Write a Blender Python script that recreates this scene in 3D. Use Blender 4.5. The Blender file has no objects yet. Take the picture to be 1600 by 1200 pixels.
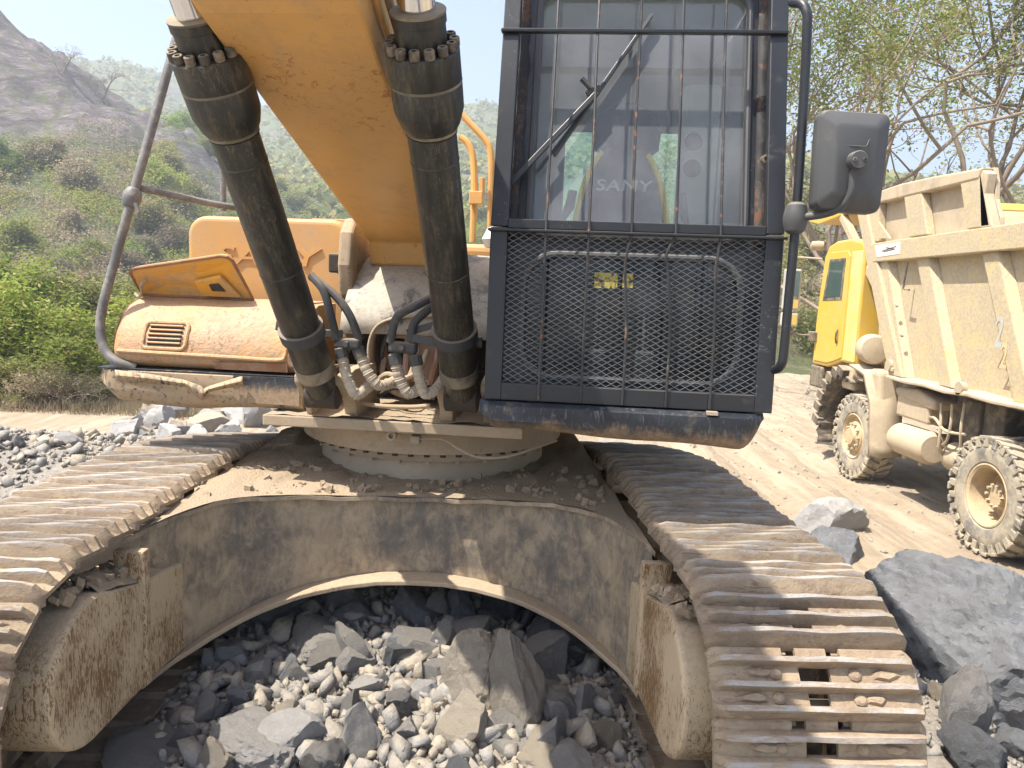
import bpy, bmesh, math, random
import numpy as np
from mathutils import Vector, Matrix, Euler, noise
R = math.radians
scene = bpy.context.scene
COL = scene.collection
random.seed(7); RNG = np.random.default_rng(11)

# ---------------------------------------------------------------- camera, sky, sun, exposure
CAM_H = 1.75; F_PX = 1150.0; PITCH = R(7.2); ROLL = R(2.2)
_d = Vector((0, math.cos(PITCH), -math.sin(PITCH)))
_r0 = Vector((1, 0, 0)); _u0 = Vector((0, math.sin(PITCH), math.cos(PITCH)))
_r = _r0*math.cos(ROLL) + _u0*math.sin(ROLL); _u = _u0*math.cos(ROLL) - _r0*math.sin(ROLL)
cd = bpy.data.cameras.new('camera'); cam = bpy.data.objects.new('camera', cd); COL.objects.link(cam)
cam.matrix_world = Matrix(((_r.x, _u.x, -_d.x, 0), (_r.y, _u.y, -_d.y, 0), (_r.z, _u.z, -_d.z, CAM_H), (0, 0, 0, 1)))
cd.sensor_width = 36.0; cd.lens = 36.0*F_PX/1600.0; cd.clip_start = 0.02; cd.clip_end = 3000
scene.camera = cam

SUN_TO = Vector((-0.45, -0.20, 1.0)).normalized()      # direction towards the sun
sun_el = math.asin(SUN_TO.z); sun_az = math.atan2(SUN_TO.x, SUN_TO.y)
w = bpy.data.worlds.new('World'); scene.world = w; w.use_nodes = True
nt = w.node_tree; nt.nodes.clear()
sky = nt.nodes.new('ShaderNodeTexSky'); sky.sky_type = 'NISHITA'; sky.sun_disc = False
sky.sun_elevation = sun_el; sky.sun_rotation = sun_az
sky.air_density = 1.0; sky.dust_density = 2.5; sky.ozone_density = 1.0
bg = nt.nodes.new('ShaderNodeBackground'); bg.inputs[1].default_value = 0.14
wo = nt.nodes.new('ShaderNodeOutputWorld')
nt.links.new(sky.outputs[0], bg.inputs[0]); nt.links.new(bg.outputs[0], wo.inputs[0])
sd = bpy.data.lights.new('sun', 'SUN'); sd.energy = 5.0; sd.angle = R(0.55); sd.color = (1.0, 0.94, 0.84)
so = bpy.data.objects.new('sun', sd); COL.objects.link(so)
so.rotation_euler = SUN_TO.to_track_quat('Z', 'Y').to_euler(); so.location = (0, 0, 30)
scene.view_settings.view_transform = 'Standard'; scene.view_settings.look = 'None'
scene.view_settings.exposure = 1.12; scene.view_settings.gamma = 1.0
scene.view_settings.use_curve_mapping = False
scene.render.engine = 'CYCLES'
scene.cycles.max_bounces = 5; scene.cycles.diffuse_bounces = 3; scene.cycles.glossy_bounces = 3; scene.cycles.transmission_bounces = 3; scene.cycles.transparent_max_bounces = 10
scene.cycles.volume_bounces = 0

# ---------------------------------------------------------------- frames: house (upper structure), undercarriage
CAMP = Vector((0, 0, CAM_H))
PSI = R(5.0); GAM = R(2.3)
SW = Vector((-0.48, 4.3, 0))                            # swing axis
HU = Vector((math.cos(PSI), -math.sin(PSI), 0)); HF = Vector((-math.sin(PSI), -math.cos(PSI), 0)); ZZ = Vector((0, 0, 1))
UL_ = Vector((math.cos(GAM), math.sin(GAM), 0)); UB_ = Vector((-math.sin(GAM), math.cos(GAM), 0))
def H(u, f, h): return SW + HU*u + HF*f + ZZ*h          # house: u right, f forward, h up
def UC(l, b, h): return SW + UL_*l + UB_*b + ZZ*h       # undercarriage: l right, b back, h up
def _ray(x, y): return _d + _r*((x-800)/F_PX) - _u*((y-600)/F_PX)
def hp(x, y, f):                                        # where a sight line meets the house plane f
    r = _ray(x, y); t = (f-(CAMP-SW).dot(HF))/r.dot(HF); return CAMP + r*t
def ub(x, y, b):
    r = _ray(x, y); t = (b-(CAMP-SW).dot(UB_))/r.dot(UB_); return CAMP + r*t
def aty(x, y, Y):
    r = _ray(x, y); return CAMP + r*(Y/r.y)
def lerp(a, b, t): return a+(b-a)*t
def interp(x, xs, ys): return float(np.interp(x, xs, ys))

# ---------------------------------------------------------------- mesh builder
class MB:
    def __init__(s): s.v = []; s.f = []
    def add(s, vs, fs):
        o = len(s.v); s.v += [tuple(v) for v in vs]; s.f += [tuple(i+o for i in f) for f in fs]; return s
    def box(s, c, ax, ay, az):
        c = Vector(c); ax = Vector(ax); ay = Vector(ay); az = Vector(az)
        vs = [c+ax*i+ay*j+az*k for k in (-1, 1) for j in (-1, 1) for i in (-1, 1)]
        return s.add(vs, [(0,2,3,1),(4,5,7,6),(0,1,5,4),(2,6,7,3),(0,4,6,2),(1,3,7,5)])
    def hbox(s, u0, u1, f0, f1, h0, h1):
        return s.box(H((u0+u1)/2, (f0+f1)/2, (h0+h1)/2), HU*(u1-u0)/2, HF*(f1-f0)/2, ZZ*(h1-h0)/2)
    def ubox(s, l0, l1, b0, b1, h0, h1):
        return s.box(UC((l0+l1)/2, (b0+b1)/2, (h0+h1)/2), UL_*(l1-l0)/2, UB_*(b1-b0)/2, ZZ*(h1-h0)/2)
    def wbox(s, x0, x1, y0, y1, z0, z1):
        return s.box(((x0+x1)/2, (y0+y1)/2, (z0+z1)/2), ((x1-x0)/2,0,0), (0,(y1-y0)/2,0), (0,0,(z1-z0)/2))
    def bar(s, p, q, w, t, side):                       # rectangular bar from p to q; w along side
        p = Vector(p); q = Vector(q); a = (q-p)/2; sd_ = Vector(side); sd_ = (sd_-a.normalized()*sd_.dot(a.normalized())).normalized()
        n = a.cross(sd_).normalized()
        return s.box((p+q)/2, a, sd_*w/2, n*t/2)
    def prism(s, pts, vec):
        n = len(pts); vec = Vector(vec); a = [Vector(p) for p in pts]
        vs = a+[p+vec for p in a]
        fs = [tuple(range(n))[::-1], tuple(range(n, 2*n))]+[(i, (i+1) % n, (i+1) % n+n, i+n) for i in range(n)]
        return s.add(vs, fs)
    def tube(s, path, r, n=10, cap=True):
        P = [Vector(p) for p in path]; m = len(P)
        rr = r if isinstance(r, (list, tuple)) else [r]*m
        t0 = (P[1]-P[0]).normalized(); a = t0.orthogonal().normalized()
        vs = []
        for i in range(m):
            t = (P[min(i+1, m-1)]-P[max(i-1, 0)])
            t = t.normalized() if t.length > 1e-9 else t0
            a = (a-t*a.dot(t)); a = a.normalized() if a.length > 1e-6 else t.orthogonal().normalized()
            b = t.cross(a)
            for k in range(n):
                th = 2*math.pi*k/n; vs.append(P[i]+(a*math.cos(th)+b*math.sin(th))*rr[i])
        fs = [(i*n+k, i*n+(k+1) % n, (i+1)*n+(k+1) % n, (i+1)*n+k) for i in range(m-1) for k in range(n)]
        if cap: fs += [tuple(range(n))[::-1], tuple(range((m-1)*n, m*n))]
        return s.add(vs, fs)
    def lathe(s, prof, o, axis, n=24, cap=True):        # prof: (radius, distance along axis)
        o = Vector(o); ax = Vector(axis).normalized(); a = ax.orthogonal().normalized(); b = ax.cross(a); vs = []
        for r, z in prof:
            for k in range(n):
                th = 2*math.pi*k/n; vs.append(o+ax*z+(a*math.cos(th)+b*math.sin(th))*r)
        m = len(prof)
        fs = [(i*n+k, i*n+(k+1) % n, (i+1)*n+(k+1) % n, (i+1)*n+k) for i in range(m-1) for k in range(n)]
        if cap: fs += [tuple(range(n))[::-1], tuple(range((m-1)*n, m*n))]
        return s.add(vs, fs)
    def loft(s, rings, closed=True, cap=True):
        n = len(rings[0]); vs = [p for r in rings for p in r]; m = len(rings); kk = n if closed else n-1
        fs = [(i*n+k, i*n+(k+1) % n, (i+1)*n+(k+1) % n, (i+1)*n+k) for i in range(m-1) for k in range(kk)]
        if cap and closed: fs += [tuple(range(n))[::-1], tuple(range((m-1)*n, m*n))]
        return s.add(vs, fs)
    def build(s, name, mat=None, parent=None, smooth=False, bevel=0, seg=2, solid=0, mw=None, angle=35):
        me = bpy.data.meshes.new(name)
        bm = bmesh.new(); vs = [bm.verts.new(v) for v in s.v]
        for f in s.f:
            try: bm.faces.new([vs[i] for i in f])
            except ValueError: pass
        bmesh.ops.recalc_face_normals(bm, faces=bm.faces); bm.to_mesh(me); bm.free()
        if smooth:
            for p in me.polygons: p.use_smooth = True
            me.set_sharp_from_angle(angle=R(angle))
        if mat: me.materials.append(mat)
        return link(name, me, parent, bevel, seg, solid, mw)
def link(name, me, parent=None, bevel=0, seg=2, solid=0, mw=None):
    o = bpy.data.objects.new(name, me); COL.objects.link(o)
    if solid:
        m = o.modifiers.new('solid', 'SOLIDIFY'); m.thickness = solid; m.offset = 0
    if bevel:
        m = o.modifiers.new('bevel', 'BEVEL'); m.width = bevel; m.segments = seg; m.limit_method = 'ANGLE'; m.angle_limit = R(35)
    if mw is not None: o.matrix_basis = mw
    if parent is not None:
        o.parent = parent; o.matrix_parent_inverse = WM(parent).inverted()
    return o
def WM(o):                                             # world matrix from the chain of basis matrices
    if o.parent is None: return o.matrix_basis.copy()
    return WM(o.parent) @ o.matrix_parent_inverse @ o.matrix_basis
def thing(name, label, cat, loc, group=None):
    o = bpy.data.objects.new(name, None); COL.objects.link(o); o.location = loc; o.empty_display_size = 0.2
    return tag(o, label, cat, group)
def tag(o, label=None, cat=None, group=None, kind=None):
    if label: o['label'] = label
    if cat: o['category'] = cat
    if group: o['group'] = group
    if kind: o['kind'] = kind
    return o
def smooth_path(pts, k=6):
    P = [Vector(p) for p in pts]; P = [P[0]*2-P[1]]+P+[P[-1]*2-P[-2]]; out = []
    for i in range(1, len(P)-2):
        for j in range(k):
            t = j/k; a, b, c, d = P[i-1], P[i], P[i+1], P[i+2]
            out.append(0.5*((2*b)+(c-a)*t+(2*a-5*b+4*c-d)*t*t+(3*b-a-3*c+d)*t*t*t))
    out.append(P[-2]); return out
def rrect(u0, u1, h0, h1, r, n=6):                     # rounded rectangle, counter-clockwise, list of (u, h)
    out = []
    for cx, cy, a0 in ((u1-r, h0+r, -90), (u1-r, h1-r, 0), (u0+r, h1-r, 90), (u0+r, h0+r, 180)):
        for k in range(n+1):
            a = R(a0+90*k/n); out.append((cx+r*math.cos(a), cy+r*math.sin(a)))
    return out
def fbm(p, o=4): return noise.fractal(Vector(p), 1.0, 2.0, o)

# ---------------------------------------------------------------- materials
class NT:
    def __init__(s, name):
        s.m = bpy.data.materials.new(name); s.m.use_nodes = True; s.t = s.m.node_tree; s.t.nodes.clear()
        s.out = s.n('ShaderNodeOutputMaterial'); s.b = s.n('ShaderNodeBsdfPrincipled'); s.l(s.b.outputs[0], s.out.inputs[0])
    def n(s, k): return s.t.nodes.new(k)
    def l(s, a, b): s.t.links.new(a, b)
    def coords(s, scale=(1, 1, 1), rnd=True, out='Object'):
        tc = s.n('ShaderNodeTexCoord'); mp = s.n('ShaderNodeMapping'); s.l(tc.outputs[out], mp.inputs[0]); mp.inputs['Scale'].default_value = scale
        if rnd:
            oi = s.n('ShaderNodeObjectInfo'); mm = s.n('ShaderNodeMath'); mm.operation = 'MULTIPLY'; mm.inputs[1].default_value = 37.0
            s.l(oi.outputs['Random'], mm.inputs[0]); cx = s.n('ShaderNodeCombineXYZ')
            for i in range(3): s.l(mm.outputs[0], cx.inputs[i])
            s.l(cx.outputs[0], mp.inputs['Location'])
        return mp.outputs[0]
    def noise(s, co, scale, detail=6, rough=0.6, dist=0.0):
        n = s.n('ShaderNodeTexNoise'); s.l(co, n.inputs['Vector']); n.inputs['Scale'].default_value = scale
        n.inputs['Detail'].default_value = detail; n.inputs['Roughness'].default_value = rough; n.inputs['Distortion'].default_value = dist
        return n.outputs[0]
    def ramp(s, x, a, b, lo=0.0, hi=1.0):
        m = s.n('ShaderNodeMapRange'); m.clamp = True; m.interpolation_type = 'SMOOTHSTEP'; s.l(x, m.inputs[0])
        for i, v in zip((1, 2, 3, 4), (a, b, lo, hi)): m.inputs[i].default_value = v
        return m.outputs[0]
    def math(s, op, a, b=None, clamp=False):
        m = s.n('ShaderNodeMath'); m.operation = op; m.use_clamp = clamp
        for i, x in ((0, a), (1, b)):
            if x is None: continue
            if isinstance(x, (int, float)): m.inputs[i].default_value = x
            else: s.l(x, m.inputs[i])
        return m.outputs[0]
    def mix(s, fac, a, b):
        m = s.n('ShaderNodeMix'); m.data_type = 'RGBA'
        for i, x in ((0, fac), (6, a), (7, b)):
            if isinstance(x, (int, float)): m.inputs[i].default_value = x
            elif isinstance(x, tuple): m.inputs[i].default_value = (*x[:3], 1)
            else: s.l(x, m.inputs[i])
        return m.outputs[2]
    def up(s, a=0.3, b=0.95):
        g = s.n('ShaderNodeNewGeometry'); sx = s.n('ShaderNodeSeparateXYZ'); s.l(g.outputs['Normal'], sx.inputs[0]); return s.ramp(sx.outputs[2], a, b)
    def bump(s, h, strength=0.3, dist=0.01):
        b = s.n('ShaderNodeBump'); b.inputs['Strength'].default_value = strength; b.inputs['Distance'].default_value = dist
        s.l(h, b.inputs['Height']); s.l(b.outputs[0], s.b.inputs['Normal'])
    def col(s, c):
        if isinstance(c, tuple): s.b.inputs['Base Color'].default_value = (*c[:3], 1)
        else: s.l(c, s.b.inputs['Base Color'])
    def rough(s, r):
        if isinstance(r, (int, float)): s.b.inputs['Roughness'].default_value = r
        else: s.l(r, s.b.inputs['Roughness'])
DUST = (0.42, 0.33, 0.225)
def wear(name, paint, paint2=None, dust=DUST, dust_lo=0.5, dust_hi=0.7, dust_max=0.8, up=0.6, chip=None, chip_at=0.68,
         scale=1.0, rough=0.5, metal=0.0, streak=False, bump=0.25, spec=0.5, rust=None, rust_at=0.7, bd=0.004):
    k = NT(name); co = k.coords(); cs = k.coords((3.2, 3.2, 0.7)) if streak else co
    big = k.noise(co, 2.2*scale, 3, 0.55); mid = k.noise(cs, 7*scale, 5, 0.68, 0.3); fine = k.noise(co, 45*scale, 3, 0.7); scr = k.noise(cs, 26*scale, 5, 0.75, 1.2)
    c = k.mix(k.ramp(big, 0.35, 0.65), paint, paint2 or tuple(x*0.8 for x in paint))
    if chip: c = k.mix(k.ramp(k.math('ADD', scr, k.math('MULTIPLY', k.math('SUBTRACT', big, 0.5), 0.55)), chip_at, chip_at+0.06), c, chip)
    if rust: c = k.mix(k.ramp(k.noise(co, 5.5*scale, 6, 0.75, 0.5), rust_at, rust_at+0.05), c, rust)
    dm = k.math('MULTIPLY', k.ramp(k.math('ADD', k.math('MULTIPLY', mid, 0.75), k.math('MULTIPLY', fine, 0.25)), dust_lo, dust_hi), dust_max)
    du = k.math('MULTIPLY', k.up(), k.math('MULTIPLY', k.ramp(mid, 0.2, 0.5, 0.55, 1.0), up))
    d = k.math('MAXIMUM', dm, du, True)
    dc = k.mix(k.ramp(fine, 0.3, 0.7), dust, tuple(x*0.78 for x in dust))
    c = k.mix(d, c, dc); k.col(c)
    k.rough(k.math('ADD', k.math('MULTIPLY', d, 0.95-rough), k.math('ADD', k.math('MULTIPLY', fine, 0.12), rough-0.06)))
    k.b.inputs['Metallic'].default_value = metal; k.b.inputs['Specular IOR Level'].default_value = spec
    k.bump(k.math('ADD', k.math('MULTIPLY', mid, 0.6), k.math('MULTIPLY', fine, 0.4)), bump, bd)
    return k.m
RUST = (0.16, 0.06, 0.022)
M = {}
M['boom'] = wear('boom_orange_paint', (0.66, 0.365, 0.105), (0.59, 0.33, 0.11), dust_lo=0.46, dust_hi=0.72, dust_max=0.4, up=0.5, chip=(0.38, 0.17, 0.04), chip_at=0.64, rough=0.42, bump=0.06, rust=(0.09, 0.04, 0.02), rust_at=0.735)
M['orange'] = wear('faded_orange_paint', (0.52, 0.285, 0.085), (0.47, 0.27, 0.11), dust_lo=0.44, dust_hi=0.70, dust_max=0.5, up=0.5, chip=(0.50, 0.22, 0.05), chip_at=0.68, rough=0.5, bump=0.12, rust=(0.14, 0.055, 0.03), rust_at=0.74)
M['box_orange'] = wear('chipped_orange_paint', (0.52, 0.27, 0.08), (0.44, 0.27, 0.16), dust_lo=0.42, dust_hi=0.60, dust_max=0.65, up=0.5, chip=(0.22, 0.12, 0.06), chip_at=0.60, rough=0.5, bump=0.6, rust=(0.15, 0.065, 0.035), rust_at=0.655, bd=0.02)
M['lid'] = wear('lid_orange_paint', (0.72, 0.34, 0.03), (0.6, 0.32, 0.08), dust_lo=0.45, dust_hi=0.6, dust_max=0.55, up=0.3, chip=(0.14, 0.07, 0.03), chip_at=0.66, rough=0.5, rust=RUST, rust_at=0.68)
M['rustedge'] = wear('rusty_bare_edge', (0.17, 0.07, 0.035), (0.30, 0.15, 0.08), dust_lo=0.45, dust_hi=0.65, dust_max=0.6, up=0.4, rough=0.8, bump=0.5)
M['black'] = wear('black_paint', (0.016, 0.018, 0.022), (0.022, 0.024, 0.028), dust=(0.26, 0.22, 0.18), dust_lo=0.56, dust_hi=0.76, dust_max=0.4, up=0.3, chip=(0.14, 0.14, 0.14), chip_at=0.67, rough=0.38, bump=0.15, rust=RUST, rust_at=0.72)
M['cyl'] = wear('scratched_cylinder_black', (0.018, 0.019, 0.019), (0.032, 0.031, 0.027), dust=(0.30, 0.25, 0.15), dust_lo=0.46, dust_hi=0.80, dust_max=0.5, up=0.12, chip=(0.12, 0.105, 0.07), chip_at=0.60, rough=0.38, streak=True, scale=1.6, bump=0.10)
M['skirt_old'] = wear('muddy_black_skirt', (0.016, 0.02, 0.028), (0.03, 0.032, 0.036), dust=(0.40, 0.30, 0.19), dust_lo=0.45, dust_hi=0.62, dust_max=0.85, up=0.3, chip=(0.13, 0.15, 0.17), chip_at=0.62, rough=0.4, streak=True, bump=0.3, rust=RUST, rust_at=0.7)
M['skirt_tan'] = wear('tan_caked_skirt', (0.42, 0.31, 0.19), (0.36, 0.26, 0.16), dust_lo=0.4, dust_hi=0.6, dust_max=0.7, chip=(0.03, 0.035, 0.045), chip_at=0.56, rough=0.75, rust=(0.40, 0.15, 0.03), rust_at=0.72, bump=0.4)
M['dusty'] = wear('dust_caked_steel', (0.42, 0.33, 0.23), (0.35, 0.265, 0.18), dust_lo=0.4, dust_hi=0.6, dust_max=0.8, up=0.8, chip=(0.14, 0.11, 0.085), chip_at=0.64, rough=0.85, bump=0.45)
M['carbody'] = wear('carbody_dusty_black', (0.05, 0.055, 0.062), (0.085, 0.09, 0.095), dust=(0.50, 0.385, 0.25), dust_lo=0.36, dust_hi=0.60, dust_max=0.97, up=0.95, chip=(0.36, 0.31, 0.25), chip_at=0.50, rough=0.7, scale=1.5, bump=0.3)
M['frame'] = wear('track_frame_peeling', (0.50, 0.39, 0.25), (0.42, 0.32, 0.20), dust_lo=0.58, dust_hi=0.72, dust_max=0.6, up=0.8, chip=(0.19, 0.105, 0.04), chip_at=0.50, rough=0.8, streak=True, scale=1.3, bump=0.4)
M['ring'] = wear('pale_swing_ring', (0.40, 0.33, 0.24), (0.34, 0.275, 0.20), dust_lo=0.45, dust_hi=0.7, dust_max=0.6, up=0.7, chip=(0.33, 0.26, 0.18), chip_at=0.62, rough=0.8, bump=0.15)
M['shoe'] = wear('worn_track_steel', (0.36, 0.285, 0.215), (0.27, 0.20, 0.15), dust=(0.50, 0.39, 0.26), dust_lo=0.42, dust_hi=0.60, dust_max=0.85, up=0.35, chip=(0.52, 0.49, 0.46), chip_at=0.60, rough=0.6, scale=1.6, metal=0.0, bump=0.6, rust=(0.19, 0.10, 0.055), rust_at=0.60, bd=0.006)
M['chain'] = wear('dirty_chain', (0.16, 0.12, 0.085), (0.1, 0.08, 0.06), dust_lo=0.45, dust_hi=0.6, dust_max=0.8, rough=0.7)
M['rod'] = None
k = NT('chrome_rod'); k.col((0.75, 0.74, 0.72)); k.b.inputs['Metallic'].default_value = 1; k.rough(0.12); M['rod'] = k.m
M['hose'] = wear('rubber_hose', (0.045, 0.047, 0.05), (0.06, 0.06, 0.06), dust_lo=0.5, dust_hi=0.75, dust_max=0.5, up=0.5, rough=0.6)
M['wrap'] = wear('cloth_wrapped_hose', (0.50, 0.43, 0.34), (0.40, 0.33, 0.25), dust_lo=0.45, dust_hi=0.65, dust_max=0.8, rough=0.95, scale=3, bump=0.7)
M['rubber'] = wear('mirror_plastic', (0.055, 0.057, 0.06), (0.075, 0.077, 0.08), dust=(0.35, 0.32, 0.28), dust_lo=0.5, dust_hi=0.9, dust_max=0.35, up=0.4, rough=0.55, bump=0.1)
M['pipe'] = wear('worn_handrail', (0.10, 0.10, 0.10), (0.17, 0.165, 0.16), dust=(0.33, 0.29, 0.25), dust_lo=0.48, dust_hi=0.62, dust_max=0.6, up=0.5, chip=(0.24, 0.21, 0.19), chip_at=0.55, rough=0.5, scale=1.5)
M['dirt'] = wear('loose_dirt', (0.36, 0.28, 0.19), (0.28, 0.21, 0.14), dust_lo=0.4, dust_hi=0.6, rough=0.95, bump=1.0, scale=2, bd=0.02)
M['grime'] = wear('dark_grime', (0.035, 0.028, 0.022), (0.06, 0.045, 0.033), dust_lo=0.55, dust_hi=0.75, dust_max=0.5, rough=0.85)
M['mesh'] = wear('guard_mesh_highlit', (0.12, 0.13, 0.145), (0.16, 0.17, 0.185), dust=(0.3, 0.27, 0.23), dust_lo=0.45, dust_hi=0.7, dust_max=0.4, up=0.3, rough=0.4)  # lighter bluish tone carries the bright highlights on the strands
M['interior'] = wear('cab_trim_grey', (0.42, 0.42, 0.43), (0.38, 0.38, 0.39), dust_max=0.2, up=0.2, rough=0.7, bump=0.1)
M['seat'] = wear('seat_dark_fabric', (0.035, 0.035, 0.04), (0.05, 0.05, 0.055), dust_max=0.25, up=0.3, rough=0.9, bump=0.3)
k = NT('seat_yellow_piping'); k.col((0.75, 0.52, 0.04)); k.rough(0.7); M['seatyellow'] = k.m
k = NT('seat_letter_print'); k.col((0.42, 0.42, 0.44)); k.rough(0.8); M['seatprint'] = k.m
def glassmat(name, tint, haze, hz, scale=5):
    k = NT(name); t = k.t; co = k.coords()
    k.b.inputs['Roughness'].default_value = 0.9
    k.col(haze)
    tr = k.n('ShaderNodeBsdfTransparent'); tr.inputs[0].default_value = (*tint, 1)
    gl = k.n('ShaderNodeBsdfGlossy'); gl.inputs['Roughness'].default_value = 0.02
    fr = k.n('ShaderNodeFresnel'); fr.inputs[0].default_value = 1.45
    m1 = k.n('ShaderNodeMixShader'); m2 = k.n('ShaderNodeMixShader')
    nz = k.ramp(k.noise(co, scale, 6, 0.6), 0.3, 0.75, hz*0.65, min(1, hz*1.35)); k.l(nz, m1.inputs[0]); k.l(tr.outputs[0], m1.inputs[1]); k.l(k.b.outputs[0], m1.inputs[2])
    k.l(fr.outputs[0], m2.inputs[0]); k.l(m1.outputs[0], m2.inputs[1]); k.l(gl.outputs[0], m2.inputs[2])
    k.l(m2.outputs[0], k.out.inputs[0]); return k.m
M['wind'] = glassmat('dusty_windscreen', (0.92, 0.97, 0.97), (0.60, 0.63, 0.68), 0.18, 2.5)
M['lowglass'] = glassmat('dirty_lower_glass', (0.5, 0.55, 0.55), (0.2, 0.19, 0.18), 0.07, 3)
M['pane'] = glassmat('side_pane', (0.75, 0.9, 0.88), (0.5, 0.5, 0.48), 0.06, 3)
M['truckglass'] = glassmat('truck_window', (0.35, 0.5, 0.45), (0.5, 0.47, 0.4), 0.12, 3)
# truck
M['tyellow'] = wear('truck_cab_yellow', (0.66, 0.42, 0.055), (0.62, 0.41, 0.075), dust=(0.56, 0.46, 0.28), dust_lo=0.42, dust_hi=0.75, dust_max=0.5, up=0.6, rough=0.35, bump=0.05)
M['tbody'] = wear('truck_body_dusty_yellow', (0.58, 0.44, 0.20), (0.50, 0.40, 0.24), dust=(0.48, 0.40, 0.275), dust_lo=0.28, dust_hi=0.56, dust_max=0.88, up=0.8, chip=(0.60, 0.40, 0.10), chip_at=0.62, rough=0.8, scale=0.7, bump=0.35, rust=(0.26, 0.15, 0.08), rust_at=0.69, bd=0.03)
M['tdust'] = wear('truck_chassis_dust', (0.46, 0.37, 0.25), (0.36, 0.29, 0.2), dust=(0.55, 0.45, 0.31), dust_lo=0.4, dust_hi=0.6, dust_max=0.8, up=0.9, rough=0.9, scale=0.8, bump=0.5)
M['tdark'] = wear('truck_underside', (0.06, 0.05, 0.04), (0.12, 0.1, 0.075), dust=(0.4, 0.32, 0.22), dust_lo=0.42, dust_hi=0.65, dust_max=0.7, up=0.8, rough=0.85)
M['tyre'] = wear('dusty_tyre', (0.15, 0.14, 0.125), (0.20, 0.185, 0.16), dust=(0.50, 0.43, 0.31), dust_lo=0.36, dust_hi=0.58, dust_max=0.85, up=0.7, rough=0.9, scale=0.9, bump=0.3)
M['rim'] = wear('dusty_rim', (0.56, 0.42, 0.25), (0.5, 0.38, 0.22), dust_lo=0.4, dust_hi=0.6, dust_max=0.7, up=0.5, rough=0.8)
M['blueprint'] = wear('faded_blue_lettering', (0.34, 0.42, 0.42), (0.40, 0.45, 0.42), dust=(0.58, 0.48, 0.34), dust_lo=0.42, dust_hi=0.62, dust_max=0.85, rough=0.8)
M['orangeprint'] = wear('faded_orange_lettering', (0.72, 0.46, 0.14), (0.66, 0.46, 0.2), dust=(0.58, 0.48, 0.34), dust_lo=0.42, dust_hi=0.62, dust_max=0.8, rough=0.8)
k = NT('white_plate'); k.col((0.7, 0.68, 0.62)); k.rough(0.6); M['white'] = k.m
k = NT('mirror_glass'); k.col((0.8, 0.8, 0.8)); k.b.inputs['Metallic'].default_value = 1; k.rough(0.03); M['mglass'] = k.m

# black skirt: mud thickens towards its lower edge in a ragged line
k = NT('muddy_black_skirt'); co = k.coords(); sx = k.n('ShaderNodeSeparateXYZ'); k.l(k.coords(rnd=False), sx.inputs[0])
n1 = k.noise(co, 6, 8, 0.7, 0.4); n2 = k.noise(k.coords((4, 4, 0.8)), 16, 8, 0.7, 0.5); n3 = k.noise(co, 60, 6, 0.7)
c = k.mix(k.ramp(n1, 0.4, 0.6), (0.015, 0.018, 0.024), (0.03, 0.035, 0.043)); c = k.mix(k.ramp(n2, 0.56, 0.64, 0, 0.7), c, (0.13, 0.14, 0.15))
edge = k.math('ADD', sx.outputs[2], k.math('ADD', k.math('MULTIPLY', n1, 0.16), k.math('MULTIPLY', n2, 0.10)))
md = k.ramp(edge, 1.345, 1.40, 0.92, 0.0); md2 = k.math('MULTIPLY', k.ramp(n1, 0.55, 0.68), 0.6)
mud = k.mix(k.ramp(n3, 0.3, 0.7), (0.36, 0.26, 0.165), (0.24, 0.165, 0.10))
c = k.mix(k.math('MAXIMUM', md, md2), c, mud); c = k.mix(k.ramp(k.noise(co, 9, 9, 0.75, 0.5), 0.66, 0.7), c, RUST)
k.col(c); k.rough(k.math('ADD', k.math('MULTIPLY', md, 0.45), 0.42)); k.bump(k.math('ADD', n1, n3), 0.35, 0.005); M['skirt'] = k.m


# track shoes: dust in the troughs, worn crowns on the grousers
k = NT('worn_track_shoe'); co = k.coords(); sx = k.n('ShaderNodeSeparateXYZ'); k.l(k.coords(rnd=False), sx.inputs[0])
n1 = k.noise(co, 7, 8, 0.7, 0.4); n2 = k.noise(k.coords((1.0, 5, 5)), 14, 8, 0.7, 0.6); n3 = k.noise(co, 90, 6, 0.75); oi = k.n('ShaderNodeObjectInfo')
c = k.mix(k.ramp(n1, 0.4, 0.62), (0.35, 0.27, 0.18), (0.24, 0.175, 0.12)); c = k.mix(k.ramp(n2, 0.54, 0.66, 0, 0.8), c, (0.16, 0.09, 0.052)); c = k.mix(k.ramp(n1, 0.55, 0.68, 0, 0.85), c, (0.41, 0.325, 0.22))
cr = k.math('MULTIPLY', k.ramp(k.math('ADD', sx.outputs[2], k.math('MULTIPLY', n3, 0.014)), 0.036, 0.052), k.ramp(n2, 0.38, 0.62))
c = k.mix(cr, c, (0.36, 0.335, 0.31)); c = k.mix(k.ramp(n3, 0.5, 0.75, 0, 0.35), c, (0.13, 0.10, 0.075))
hv = k.n('ShaderNodeHueSaturation'); k.l(c, hv.inputs['Color']); k.l(k.ramp(oi.outputs['Random'], 0, 1, 0.78, 1.12), hv.inputs['Value'])
k.col(hv.outputs[0]); k.rough(k.math('SUBTRACT', 0.85, k.math('MULTIPLY', cr, 0.35))); k.bump(k.math('ADD', k.math('MULTIPLY', n1, 0.8), k.math('MULTIPLY', n3, 0.6)), 0.8, 0.008); M['shoe'] = k.m
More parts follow.
